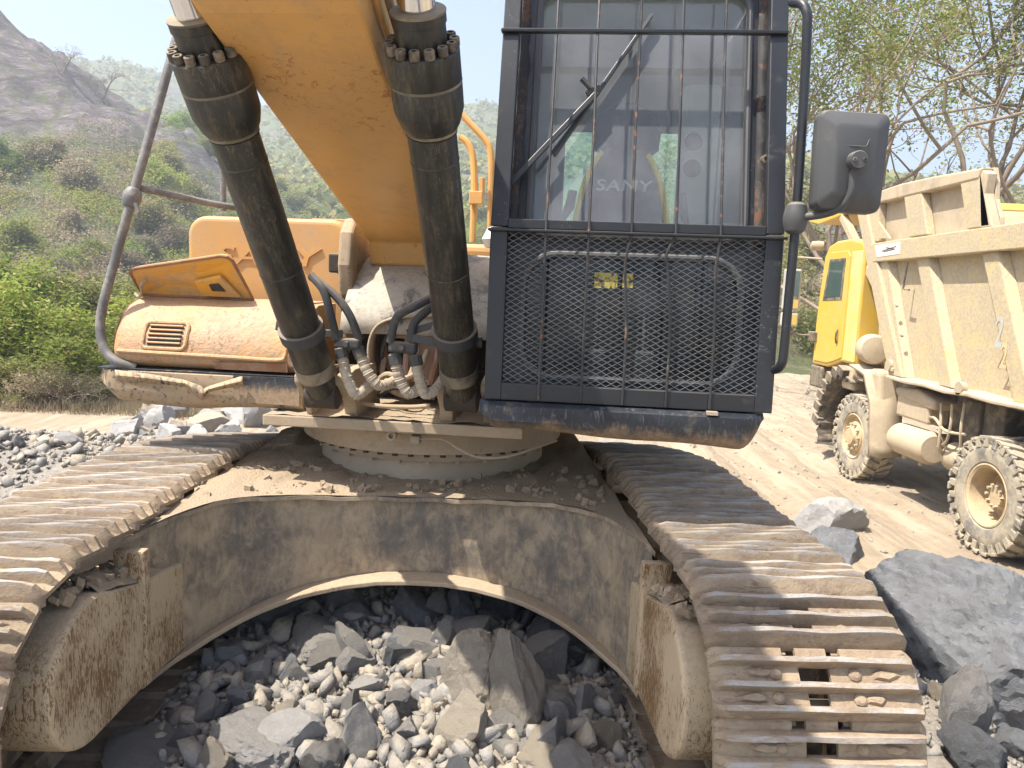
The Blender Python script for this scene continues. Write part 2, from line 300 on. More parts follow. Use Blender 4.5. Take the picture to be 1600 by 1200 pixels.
# carbody plate: black paint showing through smeared dust, thickest near its edges
k = NT('carbody_dusty_black'); co = k.coords(rnd=False); big = k.noise(co, 2.6, 4, 0.5); st = k.noise(k.coords((1, 1, 0.45), rnd=False), 22, 9, 0.72, 0.8); fi = k.noise(co, 110, 6, 0.75); mi = k.noise(co, 8, 7, 0.65, 0.5)
m = k.math('ADD', k.math('ADD', k.math('MULTIPLY', big, 0.75), k.math('MULTIPLY', st, 0.6)), k.math('ADD', k.math('MULTIPLY', fi, 0.25), k.math('MULTIPLY', mi, 0.35)))
d = k.math('MAXIMUM', k.ramp(m, 0.84, 1.16, 1.0, 0.22), k.math('MULTIPLY', k.up(), 0.95))
dc = k.mix(k.ramp(mi, 0.35, 0.65), (0.43, 0.335, 0.22), (0.34, 0.26, 0.17)); pc = k.mix(k.ramp(fi, 0.35, 0.7), (0.045, 0.05, 0.058), (0.10, 0.105, 0.11))
k.col(k.mix(d, pc, dc)); k.rough(0.75); k.bump(k.math('ADD', k.math('MULTIPLY', st, 0.6), k.math('MULTIPLY', fi, 0.5)), 0.5, 0.005); M['carbody'] = k.m

# ---------------------------------------------------------------- terrain
def sst(a, b, x):
    t = min(1.0, max(0.0, (x-a)/(b-a))); return t*t*(3-2*t)
def near_h(x, y):
    lvl = lerp(-0.38, -0.62, sst(-1.5, 2.2, x))
    pad = sst(3.3, 2.25, abs(x+0.45)) if abs(x+0.45) > 2.25 else 1.0
    pad *= 1.0-sst(6.6, 8.6, y)
    h = lerp(lvl, -max(0.0, y-3.3)*0.055, pad)
    h += 0.42*math.exp(-((x+5.6)/1.5)**2-((y-7.6)/1.1)**2)+0.16*math.exp(-((x+4.0)/1.2)**2-((y-5.0)/1.3)**2)
    h += 0.30*math.exp(-((x+0.45)/0.6)**2-((y-4.4)/0.85)**2)
    h += 0.12*math.exp(-((x-2.1)/0.5)**2-((y-2.6)/0.9)**2)
    return h
CX = [-220, -140, -95, -60, -52, -42, -34, -28, -20, -8, 10]
CZ = [55, 50, 40, 28, 23, 18.5, 12.5, 7.0, 3.5, 1.0, 0]
FX = [-400, -230, -160, -118, -60, -16, 50, 120, 220, 400]
FZ = [108, 98, 90, 77, 74, 82, 74, 44, 28, 18]
def far_h(x, y):
    a = interp(x+4*noise.noise(Vector((y*0.03, 0, 3))), CX, CZ)*sst(34, 88, y+6*noise.noise(Vector((x*0.05, y*0.05, 0))))*(1-0.6*sst(100, 190, y))
    f = interp(x+14*noise.noise(Vector((x*0.012, y*0.012, 4)))+9*noise.noise(Vector((x*0.03, y*0.03, 6))), FX, FZ)*(max(0.0, min(1.0, (y-42)/290.0))**1.35)*(1-0.3*sst(335, 470, y))
    b = (5.5*sst(38, 58, y)+2.5*sst(58, 90, y))*sst(4, 12, x)+1.4*sst(26, 45, y)*sst(-4, 8, x)
    k = sst(36, 90, y)
    r = fbm((x*0.02, y*0.02, 1.7), 6)
    rk = 1-abs(noise.noise(Vector((x*0.07+y*0.03, y*0.05-x*0.02, 5.1))))*2
    rk2 = noise.noise(Vector((x*0.22+y*0.16, y*0.1, 9.1)))
    amp = sst(3, 16, a)
    return max(a, f)*1.0+b+k*(r*5.0*sst(10, 60, max(a, f))+amp*(rk*1.9+rk2*1.6+fbm((x*0.5, y*0.5, 2), 4)*1.3))
def ground_h(x, y):
    h = near_h(x, y)
    if y > 24 or x < -22: h += far_h(x, max(y, 0.1))
    n = fbm((x*0.9, y*0.9, 0.3), 5)*0.045+fbm((x*4.5, y*4.5, 4.3), 3)*0.012
    if x > 2:
        n += 0.05*noise.noise(Vector(((x-0.35*y)*2.6, y*0.12, 8)))*sst(2.2, 3.2, x)
        for c0 in (2.3, 3.0, 4.2):                              # wheel ruts curving along the haul road
            dd = x-(c0+0.02*(y-4)**1.5 if y > 4 else c0); n -= 0.08*math.exp(-(dd/0.24)**2)-0.04*math.exp(-((abs(dd)-0.45)/0.16)**2)
    return h+n
def build_ground():
    NX, NY = 520, 470
    tx = np.linspace(-1, 1, NX); xs = np.sign(tx)*2.4*(np.exp(5*np.abs(tx))-1)-0.3
    ty = np.linspace(0, 1, NY); ys = np.concatenate([[-130, -90, -60, -40, -26, -17, -11, -8, -6.3], -5+4*(np.exp(4.82*ty)-1)]); NY += 9
    Z = np.empty((NY, NX))
    for j, y in enumerate(ys):
        for i, x in enumerate(xs): Z[j, i] = ground_h(x, y)
    jc = int(np.searchsorted(ys, 24.0))
    for name, j0, j1, mat in (('ground', 0, jc, M['ground']), ('hillside', jc, NY-1, M['hill'])):
        X, Y = np.meshgrid(xs, ys[j0:j1+1]); V = np.stack([X, Y, Z[j0:j1+1]], -1).reshape(-1, 3)
        n, m = j1+1-j0, NX
        idx = (np.arange(n-1)[:, None]*m+np.arange(m-1)[None, :]).reshape(-1)
        Fq = np.stack([idx, idx+1, idx+m+1, idx+m], 1)
        me = np_mesh(name, V, Fq, mat); me.polygons.foreach_set('use_smooth', np.ones(len(me.polygons), bool))
        tag(link(name, me), kind='structure')
def np_mesh(name, V, Fq, mat=None):
    me = bpy.data.meshes.new(name); V = np.asarray(V, np.float32); Fq = np.asarray(Fq, np.int32); k = Fq.shape[1]
    me.vertices.add(len(V)); me.vertices.foreach_set('co', V.reshape(-1))
    me.loops.add(Fq.size); me.loops.foreach_set('vertex_index', Fq.reshape(-1))
    me.polygons.add(len(Fq)); me.polygons.foreach_set('loop_start', np.arange(len(Fq), dtype=np.int32)*k)
    me.update(calc_edges=True); me.validate()
    if mat: me.materials.append(mat)
    return me
# ground material: pale quarry dust with grey crushed stone
k = NT('quarry_ground'); co = k.coords(rnd=False)
sx = k.n('ShaderNodeSeparateXYZ'); k.l(co, sx.inputs[0])
n1 = k.noise(co, 0.7, 6, 0.6); n2 = k.noise(co, 6, 8, 0.7); n3 = k.noise(co, 40, 6, 0.7); n4 = k.noise(k.coords((3, 0.25, 1), rnd=False), 2.2, 5, 0.6)
dirt = k.mix(k.ramp(n2, 0.3, 0.7), (0.39, 0.31, 0.215), (0.31, 0.24, 0.165))
dirt = k.mix(k.ramp(n4, 0.42, 0.62, 0, 0.8), dirt, (0.45, 0.37, 0.27)); dirt = k.mix(k.ramp(n3, 0.55, 0.72, 0, 0.5), dirt, (0.24, 0.19, 0.14))
dirt = k.mix(k.ramp(n1, 0.5, 0.72, 0, 0.6), dirt, (0.25, 0.195, 0.14))
grey = k.mix(k.ramp(n3, 0.35, 0.65), (0.33, 0.30, 0.26), (0.24, 0.22, 0.195))
grey = k.mix(k.ramp(n2, 0.45, 0.7), grey, (0.42, 0.35, 0.265))
gm = k.ramp(k.math('ADD', sx.outputs[0], k.math('MULTIPLY', n1, 1.6)), 2.3, 3.2, 1.0, 0.0)      # crushed stone lies left of the haul road
gy = k.ramp(k.math('ADD', sx.outputs[1], k.math('MULTIPLY', n1, 3.0)), 8.8, 10.4, 1.0, 0.0)
c = k.mix(k.math('MULTIPLY', gm, gy), dirt, grey)
gn = k.ramp(k.math('ADD', sx.outputs[0], k.math('MULTIPLY', n1, 2.0)), -2.5, -4.5, 0, 1)
c = k.mix(k.math('MULTIPLY', k.math('MULTIPLY', gn, k.ramp(sx.outputs[1], 11.0, 13.5)), k.ramp(n2, 0.3, 0.6)), c, (0.16, 0.15, 0.06))
k.col(c); k.rough(0.95); k.bump(k.math('ADD', k.math('ADD', k.math('MULTIPLY', n2, 0.6), k.math('MULTIPLY', n4, 0.8)), k.math('MULTIPLY', n3, 0.4)), 1.0, 0.06); M['ground'] = k.m
# hillside material: bare rock slab, dry grass and green scrub cover
k = NT('rocky_hillside'); co = k.coords(rnd=False); sx = k.n('ShaderNodeSeparateXYZ'); k.l(co, sx.inputs[0])
g = k.n('ShaderNodeNewGeometry'); sn = k.n('ShaderNodeSeparateXYZ'); k.l(g.outputs['Normal'], sn.inputs[0])
n1 = k.noise(co, 0.06, 7, 0.6); n2 = k.noise(co, 0.5, 8, 0.7); n3 = k.noise(k.coords((1, 1, 3), rnd=False), 0.9, 8, 0.75, 1.0); n4 = k.noise(co, 3.0, 6, 0.7)
vor = k.n('ShaderNodeTexVoronoi'); vor.feature = 'DISTANCE_TO_EDGE'; vor.inputs['Scale'].default_value = 0.22; k.l(k.mix(0.12, k.coords((1, 0.6, 1.6), rnd=False), n3), vor.inputs['Vector'])
rock = k.mix(k.ramp(n3, 0.42, 0.58), (0.30, 0.255, 0.245), (0.14, 0.12, 0.118)); rock = k.mix(k.ramp(vor.outputs[0], 0.0, 0.12, 0.8, 0.0), rock, (0.08, 0.07, 0.068))
v2 = k.n('ShaderNodeTexVoronoi'); v2.inputs['Scale'].default_value = 0.7; k.l(k.mix(0.2, k.coords((1, 0.7, 1.8), rnd=False), n3), v2.inputs['Vector']); rock = k.mix(k.ramp(v2.outputs[0], 0.2, 0.75, 0.0, 0.55), rock, (0.13, 0.11, 0.11))
rock = k.mix(k.ramp(n2, 0.6, 0.75), rock, (0.44, 0.34, 0.25))
dry = k.mix(k.ramp(n4, 0.35, 0.65), (0.24, 0.20, 0.11), (0.15, 0.135, 0.07))
green = k.mix(k.ramp(n4, 0.35, 0.65), (0.14, 0.17, 0.05), (0.09, 0.12, 0.04))
veg = k.mix(k.ramp(n2, 0.36, 0.54), dry, green)
low = k.ramp(k.math('ADD', sx.outputs[2], k.math('MULTIPLY', n1, 14.0)), 14.0, 24.0, 1.0, 0.0)
left = k.ramp(sx.outputs[0], -30.0, -14.0, 1.0, 0.0); nearh = k.ramp(sx.outputs[1], 135.0, 170.0, 1.0, 0.0)
rockm = k.math('MULTIPLY', k.math('MULTIPLY', left, nearh), k.math('SUBTRACT', 1.0, low))
rockf = k.math('MULTIPLY', k.ramp(n1, 0.52, 0.6), 0.6)
c = k.mix(k.math('MAXIMUM', k.math('MULTIPLY', rockm, k.ramp(n2, 0.62, 0.5, 0.25, 1.0)), rockf), veg, rock)
k.col(c); k.rough(0.95); k.bump(k.math('ADD', n3, k.math('MULTIPLY', n4, 0.4)), 0.9, 0.6); M['hill'] = k.m
build_ground()

# ---------------------------------------------------------------- stones
def stone_mat(name, a, b, dust, amt):
    k = NT(name); co = k.coords(); oi = k.n('ShaderNodeObjectInfo')
    n1 = k.noise(co, 3.5, 8, 0.7, 0.6); n2 = k.noise(co, 22, 7, 0.75); n3 = k.noise(k.coords((1, 1, 5)), 6, 8, 0.7, 2.0)
    c = k.mix(k.ramp(n1, 0.35, 0.65), a, b)
    c = k.mix(k.ramp(n3, 0.60, 0.68, 0, 0.75), c, tuple(min(0.6, x*1.9) for x in a)); c = k.mix(k.ramp(k.noise(co, 60, 5, 0.8), 0.56, 0.7, 0, 0.55), c, tuple(min(0.6, x*1.7) for x in a))
    c = k.mix(k.ramp(n2, 0.55, 0.75, 0, 0.5), c, tuple(x*0.5 for x in b))
    c = k.mix(k.math('MULTIPLY', k.math('ADD', k.math('MULTIPLY', k.up(0.2, 0.9), 0.55), k.ramp(n1, 0.5, 0.7, 0, 0.5)), amt), c, dust)
    hv = k.n('ShaderNodeHueSaturation'); k.l(c, hv.inputs['Color']); k.l(k.ramp(oi.outputs['Random'], 0, 1, 0.72, 1.3), hv.inputs['Value'])
    k.col(hv.outputs[0]); n5 = k.noise(co, 70, 6, 0.8)
    k.rough(0.9); k.bump(k.math('ADD', k.math('ADD', k.math('MULTIPLY', n1, 0.6), k.math('MULTIPLY', n2, 0.6)), k.math('MULTIPLY', n5, 0.4)), 1.0, 0.03); return k.m
M['stone'] = stone_mat('grey_stone', (0.33, 0.32, 0.31), (0.23, 0.225, 0.22), (0.45, 0.39, 0.31), 0.65)
M['stone_tan'] = stone_mat('dusty_tan_stone', (0.42, 0.37, 0.30), (0.33, 0.29, 0.24), (0.50, 0.41, 0.29), 0.9)
M['stone_dark'] = stone_mat('blue_grey_shaded_stone', (0.20, 0.21, 0.225), (0.12, 0.128, 0.14), (0.38, 0.35, 0.31), 0.35)  # dark bluish stone; shade on the big boulder is put into this tone
M['stone_pale'] = stone_mat('pale_limestone', (0.45, 0.44, 0.43), (0.36, 0.35, 0.34), (0.52, 0.47, 0.40), 0.6)
ICO = None
def rock_mesh(name, mat, seed, sub=3, planes=11, rough=0.035, lo=0.62, hi=0.95):
    rg = random.Random(seed); bm = bmesh.new(); bmesh.ops.create_icosphere(bm, subdivisions=sub, radius=1.25)
    cuts = []
    for i in range(planes):
        n = Vector((rg.gauss(0, 1), rg.gauss(0, 1), rg.gauss(0, 1))).normalized(); cuts.append((n, rg.uniform(lo, hi)))
    off = Vector((seed*3.1, seed*1.7, 0))
    for _ in range(3):
        for v in bm.verts:
            for n, dd in cuts:
                e = v.co.dot(n)-dd
                if e > 0: v.co -= n*e
    for v in bm.verts:
        p = v.co+off; rd = abs(noise.noise(p*3.1))
        v.co *= 1+rough*(noise.noise(p*2.3)*1.4-rd*0.8+noise.noise(p*6)*0.8+(noise.noise(p*13)*0.5+noise.noise(p*27)*0.3+noise.noise(p*55)*0.18 if sub > 3 else 0))
    me = bpy.data.meshes.new(name); bm.to_mesh(me); bm.free()
    for p in me.polygons: p.use_smooth = True
    me.set_sharp_from_angle(angle=R(24)); me.materials.append(mat); return me
ROCKS = {kk: [rock_mesh('rock', M[kk], 10*i+j, sub=4, planes=8+j % 4, rough=0.06, lo=0.45, hi=0.85) for j in range(7)] for i, kk in enumerate(('stone', 'stone_tan', 'stone_dark', 'stone_pale'))}
def rock(loc, size, label, group=None, mat='stone', rot=None, name='rock', me=None, cat='rock'):
    me = me or random.choice(ROCKS[mat])
    o = bpy.data.objects.new(name, me); COL.objects.link(o); o.location = loc
    o.rotation_euler = rot or (random.uniform(0, 6.28), random.uniform(0, 6.28), random.uniform(0, 6.28))
    o.scale = size if isinstance(size, (tuple, list)) else (size*random.uniform(0.75, 1.25), size*random.uniform(0.7, 1.1), size*random.uniform(0.6, 1.0))
    return tag(o, label, cat, group)
def hero(px, py, wpx, hpx, Y, mat, label, depth=None, seed=0, sub=4, tilt=0.0, planes=10, rough=0.04, lo=0.62, squash=None):
    if seed != 43:                                                     # rest it on the ground along this sight line
        r = _ray(px, py+hpx*0.36); yy = 2.2
        while yy < 16 and (CAMP+r*(yy/r.y)).z > ground_h((r*(yy/r.y)).x, yy): yy += 0.02
        Y = yy+0.05
    c = aty(px, py, Y); s = (c-CAMP).dot(_d)/F_PX; W = wpx*s/2; Hh = hpx*s/2; depth = W*0.9
    me = rock_mesh('rock', M[mat], 500+seed, sub=sub, planes=planes, rough=rough, lo=lo)
    if squash:                                                       # taper towards the top
        for v in me.vertices:
            t = (v.co.z+1)/2; v.co.x *= lerp(1.1, squash, t); v.co.y *= lerp(1.1, squash, t)
    return rock(c, (W*1.12, (depth or W)*1.12, Hh*1.12), label, mat=mat, rot=(0, tilt, 0), me=me)
HERO = [
 (806, 1068, 108, 168, 2.80, 'stone_tan', 'tall pointed tan grey rock standing upright under the excavator arch', 0.12, 1, -0.10, 0.6),
 (724, 1134, 74, 96, 2.66, 'stone_tan', 'sunlit cream block leaning in front of the tall pointed rock', 0.10, 2, 0.14, 0.85),
 (738, 1062, 96, 116, 3.0, 'stone_tan', 'wide pale split rock behind the cream block and left of the tall pointed rock', 0.14, 3, 0.05, 0.75),
 (842, 1036, 88, 96, 3.02, 'stone', 'blocky grey rock just right behind the tall pointed rock', 0.14, 4, 0.2, None),
 (880, 1000, 84, 66, 3.25, 'stone_dark', 'dark rounded rock in shade right behind the blocky grey rock', 0.16, 5, 0, None),
 (636, 1012, 86, 52, 3.20, 'stone', 'flat topped grey rock at the middle of the rubble heap edge', 0.16, 6, 0, None),
 (690, 1004, 46, 78, 3.12, 'stone', 'upright narrow blue grey rock beside the flat topped grey rock', 0.1, 7, 0.08, 0.7),
 (733, 990, 54, 62, 3.15, 'stone', 'small cubic grey rock above the wide pale split rock', 0.1, 8, 0.1, None),
 (660, 1082, 44, 50, 2.95, 'stone_pale', 'small pale wedge standing at the left of the pale split rock', 0.07, 9, 0.1, None),
 (385, 1162, 128, 76, 2.62, 'stone_pale', 'pale sharp ridged slab lying at the bottom left of the rubble', 0.14, 10, 0.1, None),
 (232, 1196, 160, 44, 2.56, 'stone', 'long flat light grey slab at the bottom edge left of the ridged slab', 0.14, 11, 0.05, None),
 (866, 1184, 96, 70, 2.58, 'stone_tan', 'rounded sand coloured rock at the bottom edge below the tall pointed rock', 0.14, 12, 0, None),
 (806, 1164, 92, 44, 2.60, 'stone', 'elongated blue grey rock lying below the foot of the tall pointed rock', 0.10, 13, 0.3, None),
 (935, 1096, 66, 44, 2.85, 'stone', 'grey rounded rock near the lower track plates on the right', 0.1, 14, 0.1, None),
 (948, 1160, 54, 46, 2.66, 'stone_tan', 'dull tan rock next to the lower right track plates', 0.09, 15, 0.1, None),
 (905, 1146, 50, 42, 2.68, 'stone', 'greenish grey round rock right of the elongated blue grey rock', 0.09, 16, 0, None),
 (870, 1104, 90, 60, 2.85, 'stone', 'brownish slab leaning behind the tall pointed rock on its right', 0.12, 17, 0.5, None),
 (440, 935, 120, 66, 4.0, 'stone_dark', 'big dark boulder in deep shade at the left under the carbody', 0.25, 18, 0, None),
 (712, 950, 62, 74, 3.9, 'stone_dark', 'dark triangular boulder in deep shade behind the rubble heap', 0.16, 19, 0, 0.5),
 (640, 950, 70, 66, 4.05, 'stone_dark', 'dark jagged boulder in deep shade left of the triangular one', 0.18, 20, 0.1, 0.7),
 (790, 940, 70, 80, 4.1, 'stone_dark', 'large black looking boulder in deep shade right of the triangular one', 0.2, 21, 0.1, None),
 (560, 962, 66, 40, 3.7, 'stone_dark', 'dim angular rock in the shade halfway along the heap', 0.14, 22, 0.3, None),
 (500, 1000, 110, 44, 3.3, 'stone', 'broad flat grey stone half buried at the left of the heap', 0.18, 23, 0.1, None),
 (1532, 1012, 300, 240, 2.95, 'stone_dark', 'huge shaded blue grey boulder beside the right hand track', 0.30, 24, 0.12, None),
 (1504, 1112, 84, 110, 2.50, 'stone', 'pale grey split boulder leaning against the huge boulder', 0.12, 25, 0.15, 0.6),
 (1528, 1180, 90, 80, 2.42, 'stone_dark', 'blue grey block at the bottom edge in front of the huge boulder', 0.12, 26, 0, None),
 (1588, 1166, 60, 60, 2.5, 'stone_dark', 'dark blocky stone at the lower right corner', 0.1, 27, 0.1, None),
 (1296, 816, 92, 58, 4.5, 'stone_pale', 'jagged light grey rock with a pointed end beside the track', 0.2, 28, -0.35, 0.7),
 (1312, 856, 66, 60, 4.1, 'stone_dark', 'blue grey wedge rock tucked against the outer edge of the track', 0.15, 29, 0.5, None),
 (1402, 912, 60, 34, 3.7, 'stone_dark', 'low grey rock between the track and the huge boulder', 0.15, 30, 0.1, None),
 (1558, 1110, 46, 44, 2.62, 'stone', 'small grey chunk wedged under the huge boulder', 0.08, 31, 0.3, None),
 (110, 688, 36, 22, 7.4, 'stone_pale', 'pale oblong stone on the gravel heap left of the track', 0.12, 32, 0.2, None),
 (28, 692, 22, 24, 7.0, 'stone', 'rounded grey stone at the left edge on the gravel heap', 0.08, 33, 0, None),
 (242, 648, 34, 38, 7.3, 'stone_tan', 'cream round boulder just behind the left track', 0.14, 34, 0.1, None),
 (272, 640, 34, 34, 7.7, 'stone_pale', 'grey boulder right beside the cream round boulder', 0.14, 35, 0, None),
 (332, 652, 40, 24, 7.2, 'stone_pale', 'low white stone in the row behind the left track', 0.14, 36, 0, None),
 (380, 650, 56, 28, 7.1, 'stone_pale', 'broad white stone in the row behind the left track', 0.16, 37, 0.1, None),
 (432, 654, 46, 24, 7.2, 'stone_pale', 'white stone nearest the swing ring in the row behind the left track', 0.16, 38, 0.1, None),
 (200, 662, 26, 14, 7.6, 'stone', 'squarish grey stone casting a shadow left of the boulder row', 0.1, 39, 0, None),
 (1076, 716, 40, 20, 6.9, 'stone_pale', 'pale jagged stone showing behind the right track under the cab', 0.14, 40, 0.2, None),
 (960, 700, 70, 16, 7.4, 'stone_pale', 'long whitish stone behind the right track next to the swing ring', 0.16, 41, 0, None),
 (868, 706, 24, 22, 7.2, 'stone_pale', 'small white stone seen in the gap beside the swing ring', 0.1, 42, 0, None),
 (190, 892, 22, 16, 2.55, 'stone_pale', 'small pale stone lying on the left track frame', 0.03, 43, 0, None),
]
for px, py, wp, hpx_, Y, mt, lab, dep, sd_, ti, sq in HERO:
    hero(px, py, wp, hpx_, Y, mt, lab, dep, sd_, sub=6 if wp > 200 else 5 if wp > 95 else 4, tilt=ti, squash=sq, rough=0.05 if wp > 200 else 0.07 if wp > 60 else 0.06)
def scatter(n, xr, yr, smin, smax, label, group, mats, avoid=None, power=2.2, sink=0.25):
    c = 0; tries = 0
    while c < n and tries < n*20:
        tries += 1
        x = random.uniform(*xr); y = random.uniform(*yr)
        if avoid and avoid(x, y): continue
        s = smin+(smax-smin)*random.random()**power
        mt = random.choice(mats); q = (s-smin)/(smax-smin)
        adj = ('small ' if q < 0.2 else 'medium ' if q < 0.55 else 'large ')+{'stone': 'grey ', 'stone_tan': 'tan ', 'stone_dark': 'dark blue grey ', 'stone_pale': 'pale '}[mt]
        rock((x, y, ground_h(x, y)+s*sink), s, adj+label, group, mt); c += 1
def lb(x, y):
    v = Vector((x, y, 0))-SW; return v.dot(UL_), v.dot(UB_)
def off_heap(x, y):
    l, b = lb(x, y); return abs(l) > 0.86 or b > 0.9 or b < -2.3
scatter(170, (-1.5, 0.6), (2.2, 4.6), 0.035, 0.12, 'rubble stone lying under the excavator between its tracks', 'rubble stones under the excavator', ['stone']*4+['stone_tan', 'stone_dark', 'stone_pale'], off_heap, sink=0.4)
scatter(40, (-7.5, -2.4), (4.6, 9.2), 0.04, 0.13, 'stone scattered on the gravel left of the excavator', 'stones on the gravel at the left', ['stone', 'stone_pale', 'stone_tan'])
scatter(26, (-5.4, -2.9), (9.2, 11.0), 0.1, 0.3, 'stone in the loose row behind the left track', 'stone row behind the left track', ['stone_pale', 'stone_tan'])
scatter(26, (1.75, 3.2), (2.4, 5.6), 0.03, 0.11, 'rubble chip on the verge between track and haul road', 'rubble chips beside the right track', ['stone', 'stone_dark', 'stone_tan'], sink=0.15)
scatter(12, (2.6, 9.5), (4.5, 20.0), 0.025, 0.06, 'stone lying on the pale haul road', 'small stones on the haul road', ['stone', 'stone_tan'])
def hull_shapes(count, npts, seed):
    out = []
    for i in range(count):
        rg = random.Random(seed+i); bm = bmesh.new()
        for _ in range(npts):
            bm.verts.new((((-1, 1)[_ & 1] if _ < 8 else rg.uniform(-1, 1))*rg.uniform(0.15, 1), ((-1, 1)[_ >> 1 & 1] if _ < 8 else rg.uniform(-1, 1))*rg.uniform(0.15, 0.95), ((-1, 1)[_ >> 2 & 1] if _ < 8 else rg.uniform(-1, 1))*rg.uniform(0.1, 0.8)))
        r = bmesh.ops.convex_hull(bm, input=bm.verts); bmesh.ops.delete(bm, geom=[e for e in r['geom_interior'] if isinstance(e, bmesh.types.BMVert)], context='VERTS')
        bmesh.ops.triangulate(bm, faces=bm.faces); bm.verts.index_update()
        out.append((np.array([v.co[:] for v in bm.verts]), np.array([[v.index for v in f.verts] for f in bm.faces]))); bm.free()
    return out
def stones_mesh(name, P, S, shapes, mat, flat=(0.35, 1.0)):
    n = len(P); which = RNG.integers(0, len(shapes), n); Vs, Fs, o = [], [], 0
    q = RNG.normal(size=(n, 4)); q /= np.linalg.norm(q, axis=1)[:, None]; w_, x_, y_, z_ = q.T
    Rm = np.stack([1-2*(y_*y_+z_*z_), 2*(x_*y_-z_*w_), 2*(x_*z_+y_*w_), 2*(x_*y_+z_*w_), 1-2*(x_*x_+z_*z_), 2*(y_*z_-x_*w_), 2*(x_*z_-y_*w_), 2*(y_*z_+x_*w_), 1-2*(x_*x_+y_*y_)], -1).reshape(n, 3, 3)
    sc = np.stack([RNG.uniform(0.7, 1.3, n), RNG.uniform(0.6, 1.15, n), RNG.uniform(*flat, n)], 1)*S[:, None]
    for i, (V, Fq) in enumerate(shapes):
        ix = np.nonzero(which == i)[0]
        if not len(ix): continue
        W = np.einsum('nij,nkj->nki', Rm[ix], V[None]*sc[ix][:, None])+P[ix][:, None]
        Vs.append(W.reshape(-1, 3)); Fs.append((Fq[None]+(np.arange(len(ix))*len(V))[:, None, None]).reshape(-1, 3)+o); o += len(ix)*len(V)
    return np_mesh(name, np.concatenate(Vs), np.concatenate(Fs), mat)
BIGHULL = hull_shapes(30, 12, 300); SMALLHULL = hull_shapes(20, 8, 700)
def rubble(name, n, xr, yr, smin, smax, mat, label, keep, shapes=BIGHULL, power=2.0, lift=(0.1, 0.75), cat='rubble'):
    P = []; S = []
    while len(P) < n:
        x, y = random.uniform(*xr), random.uniform(*yr)
        if not keep(x, y): continue
        s_ = smin+(smax-smin)*random.random()**power; P.append((x, y, ground_h(x, y)+s_*random.uniform(*lift))); S.append(s_)
    tag(link(name, stones_mesh(name, np.array(P), np.array(S), shapes, mat)), label, cat, kind='stuff')
# fine gravel: nobody could count it
def gravel(name, n, xr, yr, smin, smax, mat, label, keep=None):
    rubble(name, n, xr, yr, smin, smax, mat, label, keep or (lambda x, y: True), SMALLHULL, 2.5, (0.0, 0.5), 'gravel')
def gravel_mat(name, a, b, c3):
    k = NT(name); co = k.coords(rnd=False); g = k.n('ShaderNodeNewGeometry')
    c = k.mix(g.outputs['Random Per Island'], a, b); n2 = k.noise(co, 30, 6, 0.7)
    w2 = k.n('ShaderNodeTexWhiteNoise'); w2.noise_dimensions = '1D'; k.l(g.outputs['Random Per Island'], w2.inputs['W'])
    c = k.mix(k.ramp(w2.outputs[0], 0.7, 0.75), c, c3); c = k.mix(k.math('MULTIPLY', k.up(), 0.55), c, (0.38, 0.325, 0.25)); c = k.mix(k.ramp(n2, 0.4, 0.7, 0, 0.4), c, tuple(x*0.6 for x in b))
    k.col(c); k.rough(0.92); k.bump(n2, 0.8, 0.02); return k.m
M['gravel'] = gravel_mat('crushed_stone', (0.21, 0.205, 0.195), (0.35, 0.335, 0.315), (0.42, 0.36, 0.28))
M['rubble'] = gravel_mat('broken_stone', (0.21, 0.205, 0.195), (0.35, 0.335, 0.315), (0.42, 0.36, 0.28))
rubble('rubble', 2600, (-1.5, 0.6), (2.1, 5.2), 0.018, 0.075, M['rubble'], 'broken dusty stones heaped between the tracks under the excavator', lambda x, y: abs(lb(x, y)[0]) < 0.9 and lb(x, y)[1] > -2.4)
rubble('rubble', 1500, (-8, -2.2), (4.2, 9.2), 0.025, 0.10, M['rubble'], 'broken stones on the gravel heap left of the excavator', lambda x, y: x < -2.3)
rubble('rubble', 260, (1.7, 3.1), (2.2, 5.8), 0.02, 0.08, M['rubble'], 'broken stone chips on the verge beside the right track', lambda x, y: x < 2.5+0.5*fbm((x*2, y*2, 1), 2))
gravel('gravel', 15000, (-1.6, 0.7), (2.0, 5.0), 0.006, 0.036, M['gravel'], 'fine crushed grey stone covering the ground under the excavator', lambda x, y: abs(lb(x, y)[0]) < 0.95)
gravel('gravel', 14000, (-10, -2.0), (3.0, 9.6), 0.008, 0.05, M['gravel'], 'fine grey gravel heap left of the excavator', lambda x, y: x < -2.1-0.1*(9-y) and fbm((x*0.5, y*0.5, 0), 3) > -0.35-(0.5 if y < 8 else 0))
gravel('gravel', 3500, (1.65, 3.6), (1.8, 6.2), 0.006, 0.04, M['gravel'], 'flaky crushed stone on the verge right of the track', lambda x, y: fbm((x*1.3, y*1.3, 5), 3)+(2.9-x)*0.3 > 0.0)
gravel('gravel', 4500, (2.2, 13), (3.5, 24), 0.006, 0.032, M['gravel'], 'sparse grit strewn over the pale haul road')
M['cover'] = wear('dusty_sloping_cover', (0.05, 0.055, 0.06), (0.10, 0.10, 0.10), dust=(0.50, 0.44, 0.36), dust_lo=0.36, dust_hi=0.50, dust_max=0.9, up=0.5, chip=(0.035, 0.04, 0.05), chip_at=0.7, rough=0.6)
M['pink'] = wear('primer_pipe', (0.42, 0.26, 0.19), (0.36, 0.22, 0.16), dust_lo=0.5, dust_hi=0.7, dust_max=0.5, rough=0.6)
M['bracket'] = wear('muddy_bracket', (0.33, 0.26, 0.18), (0.22, 0.16, 0.1), dust_lo=0.45, dust_hi=0.65, dust_max=0.8, chip=(0.06, 0.045, 0.03), chip_at=0.6, rough=0.85, bump=0.8)
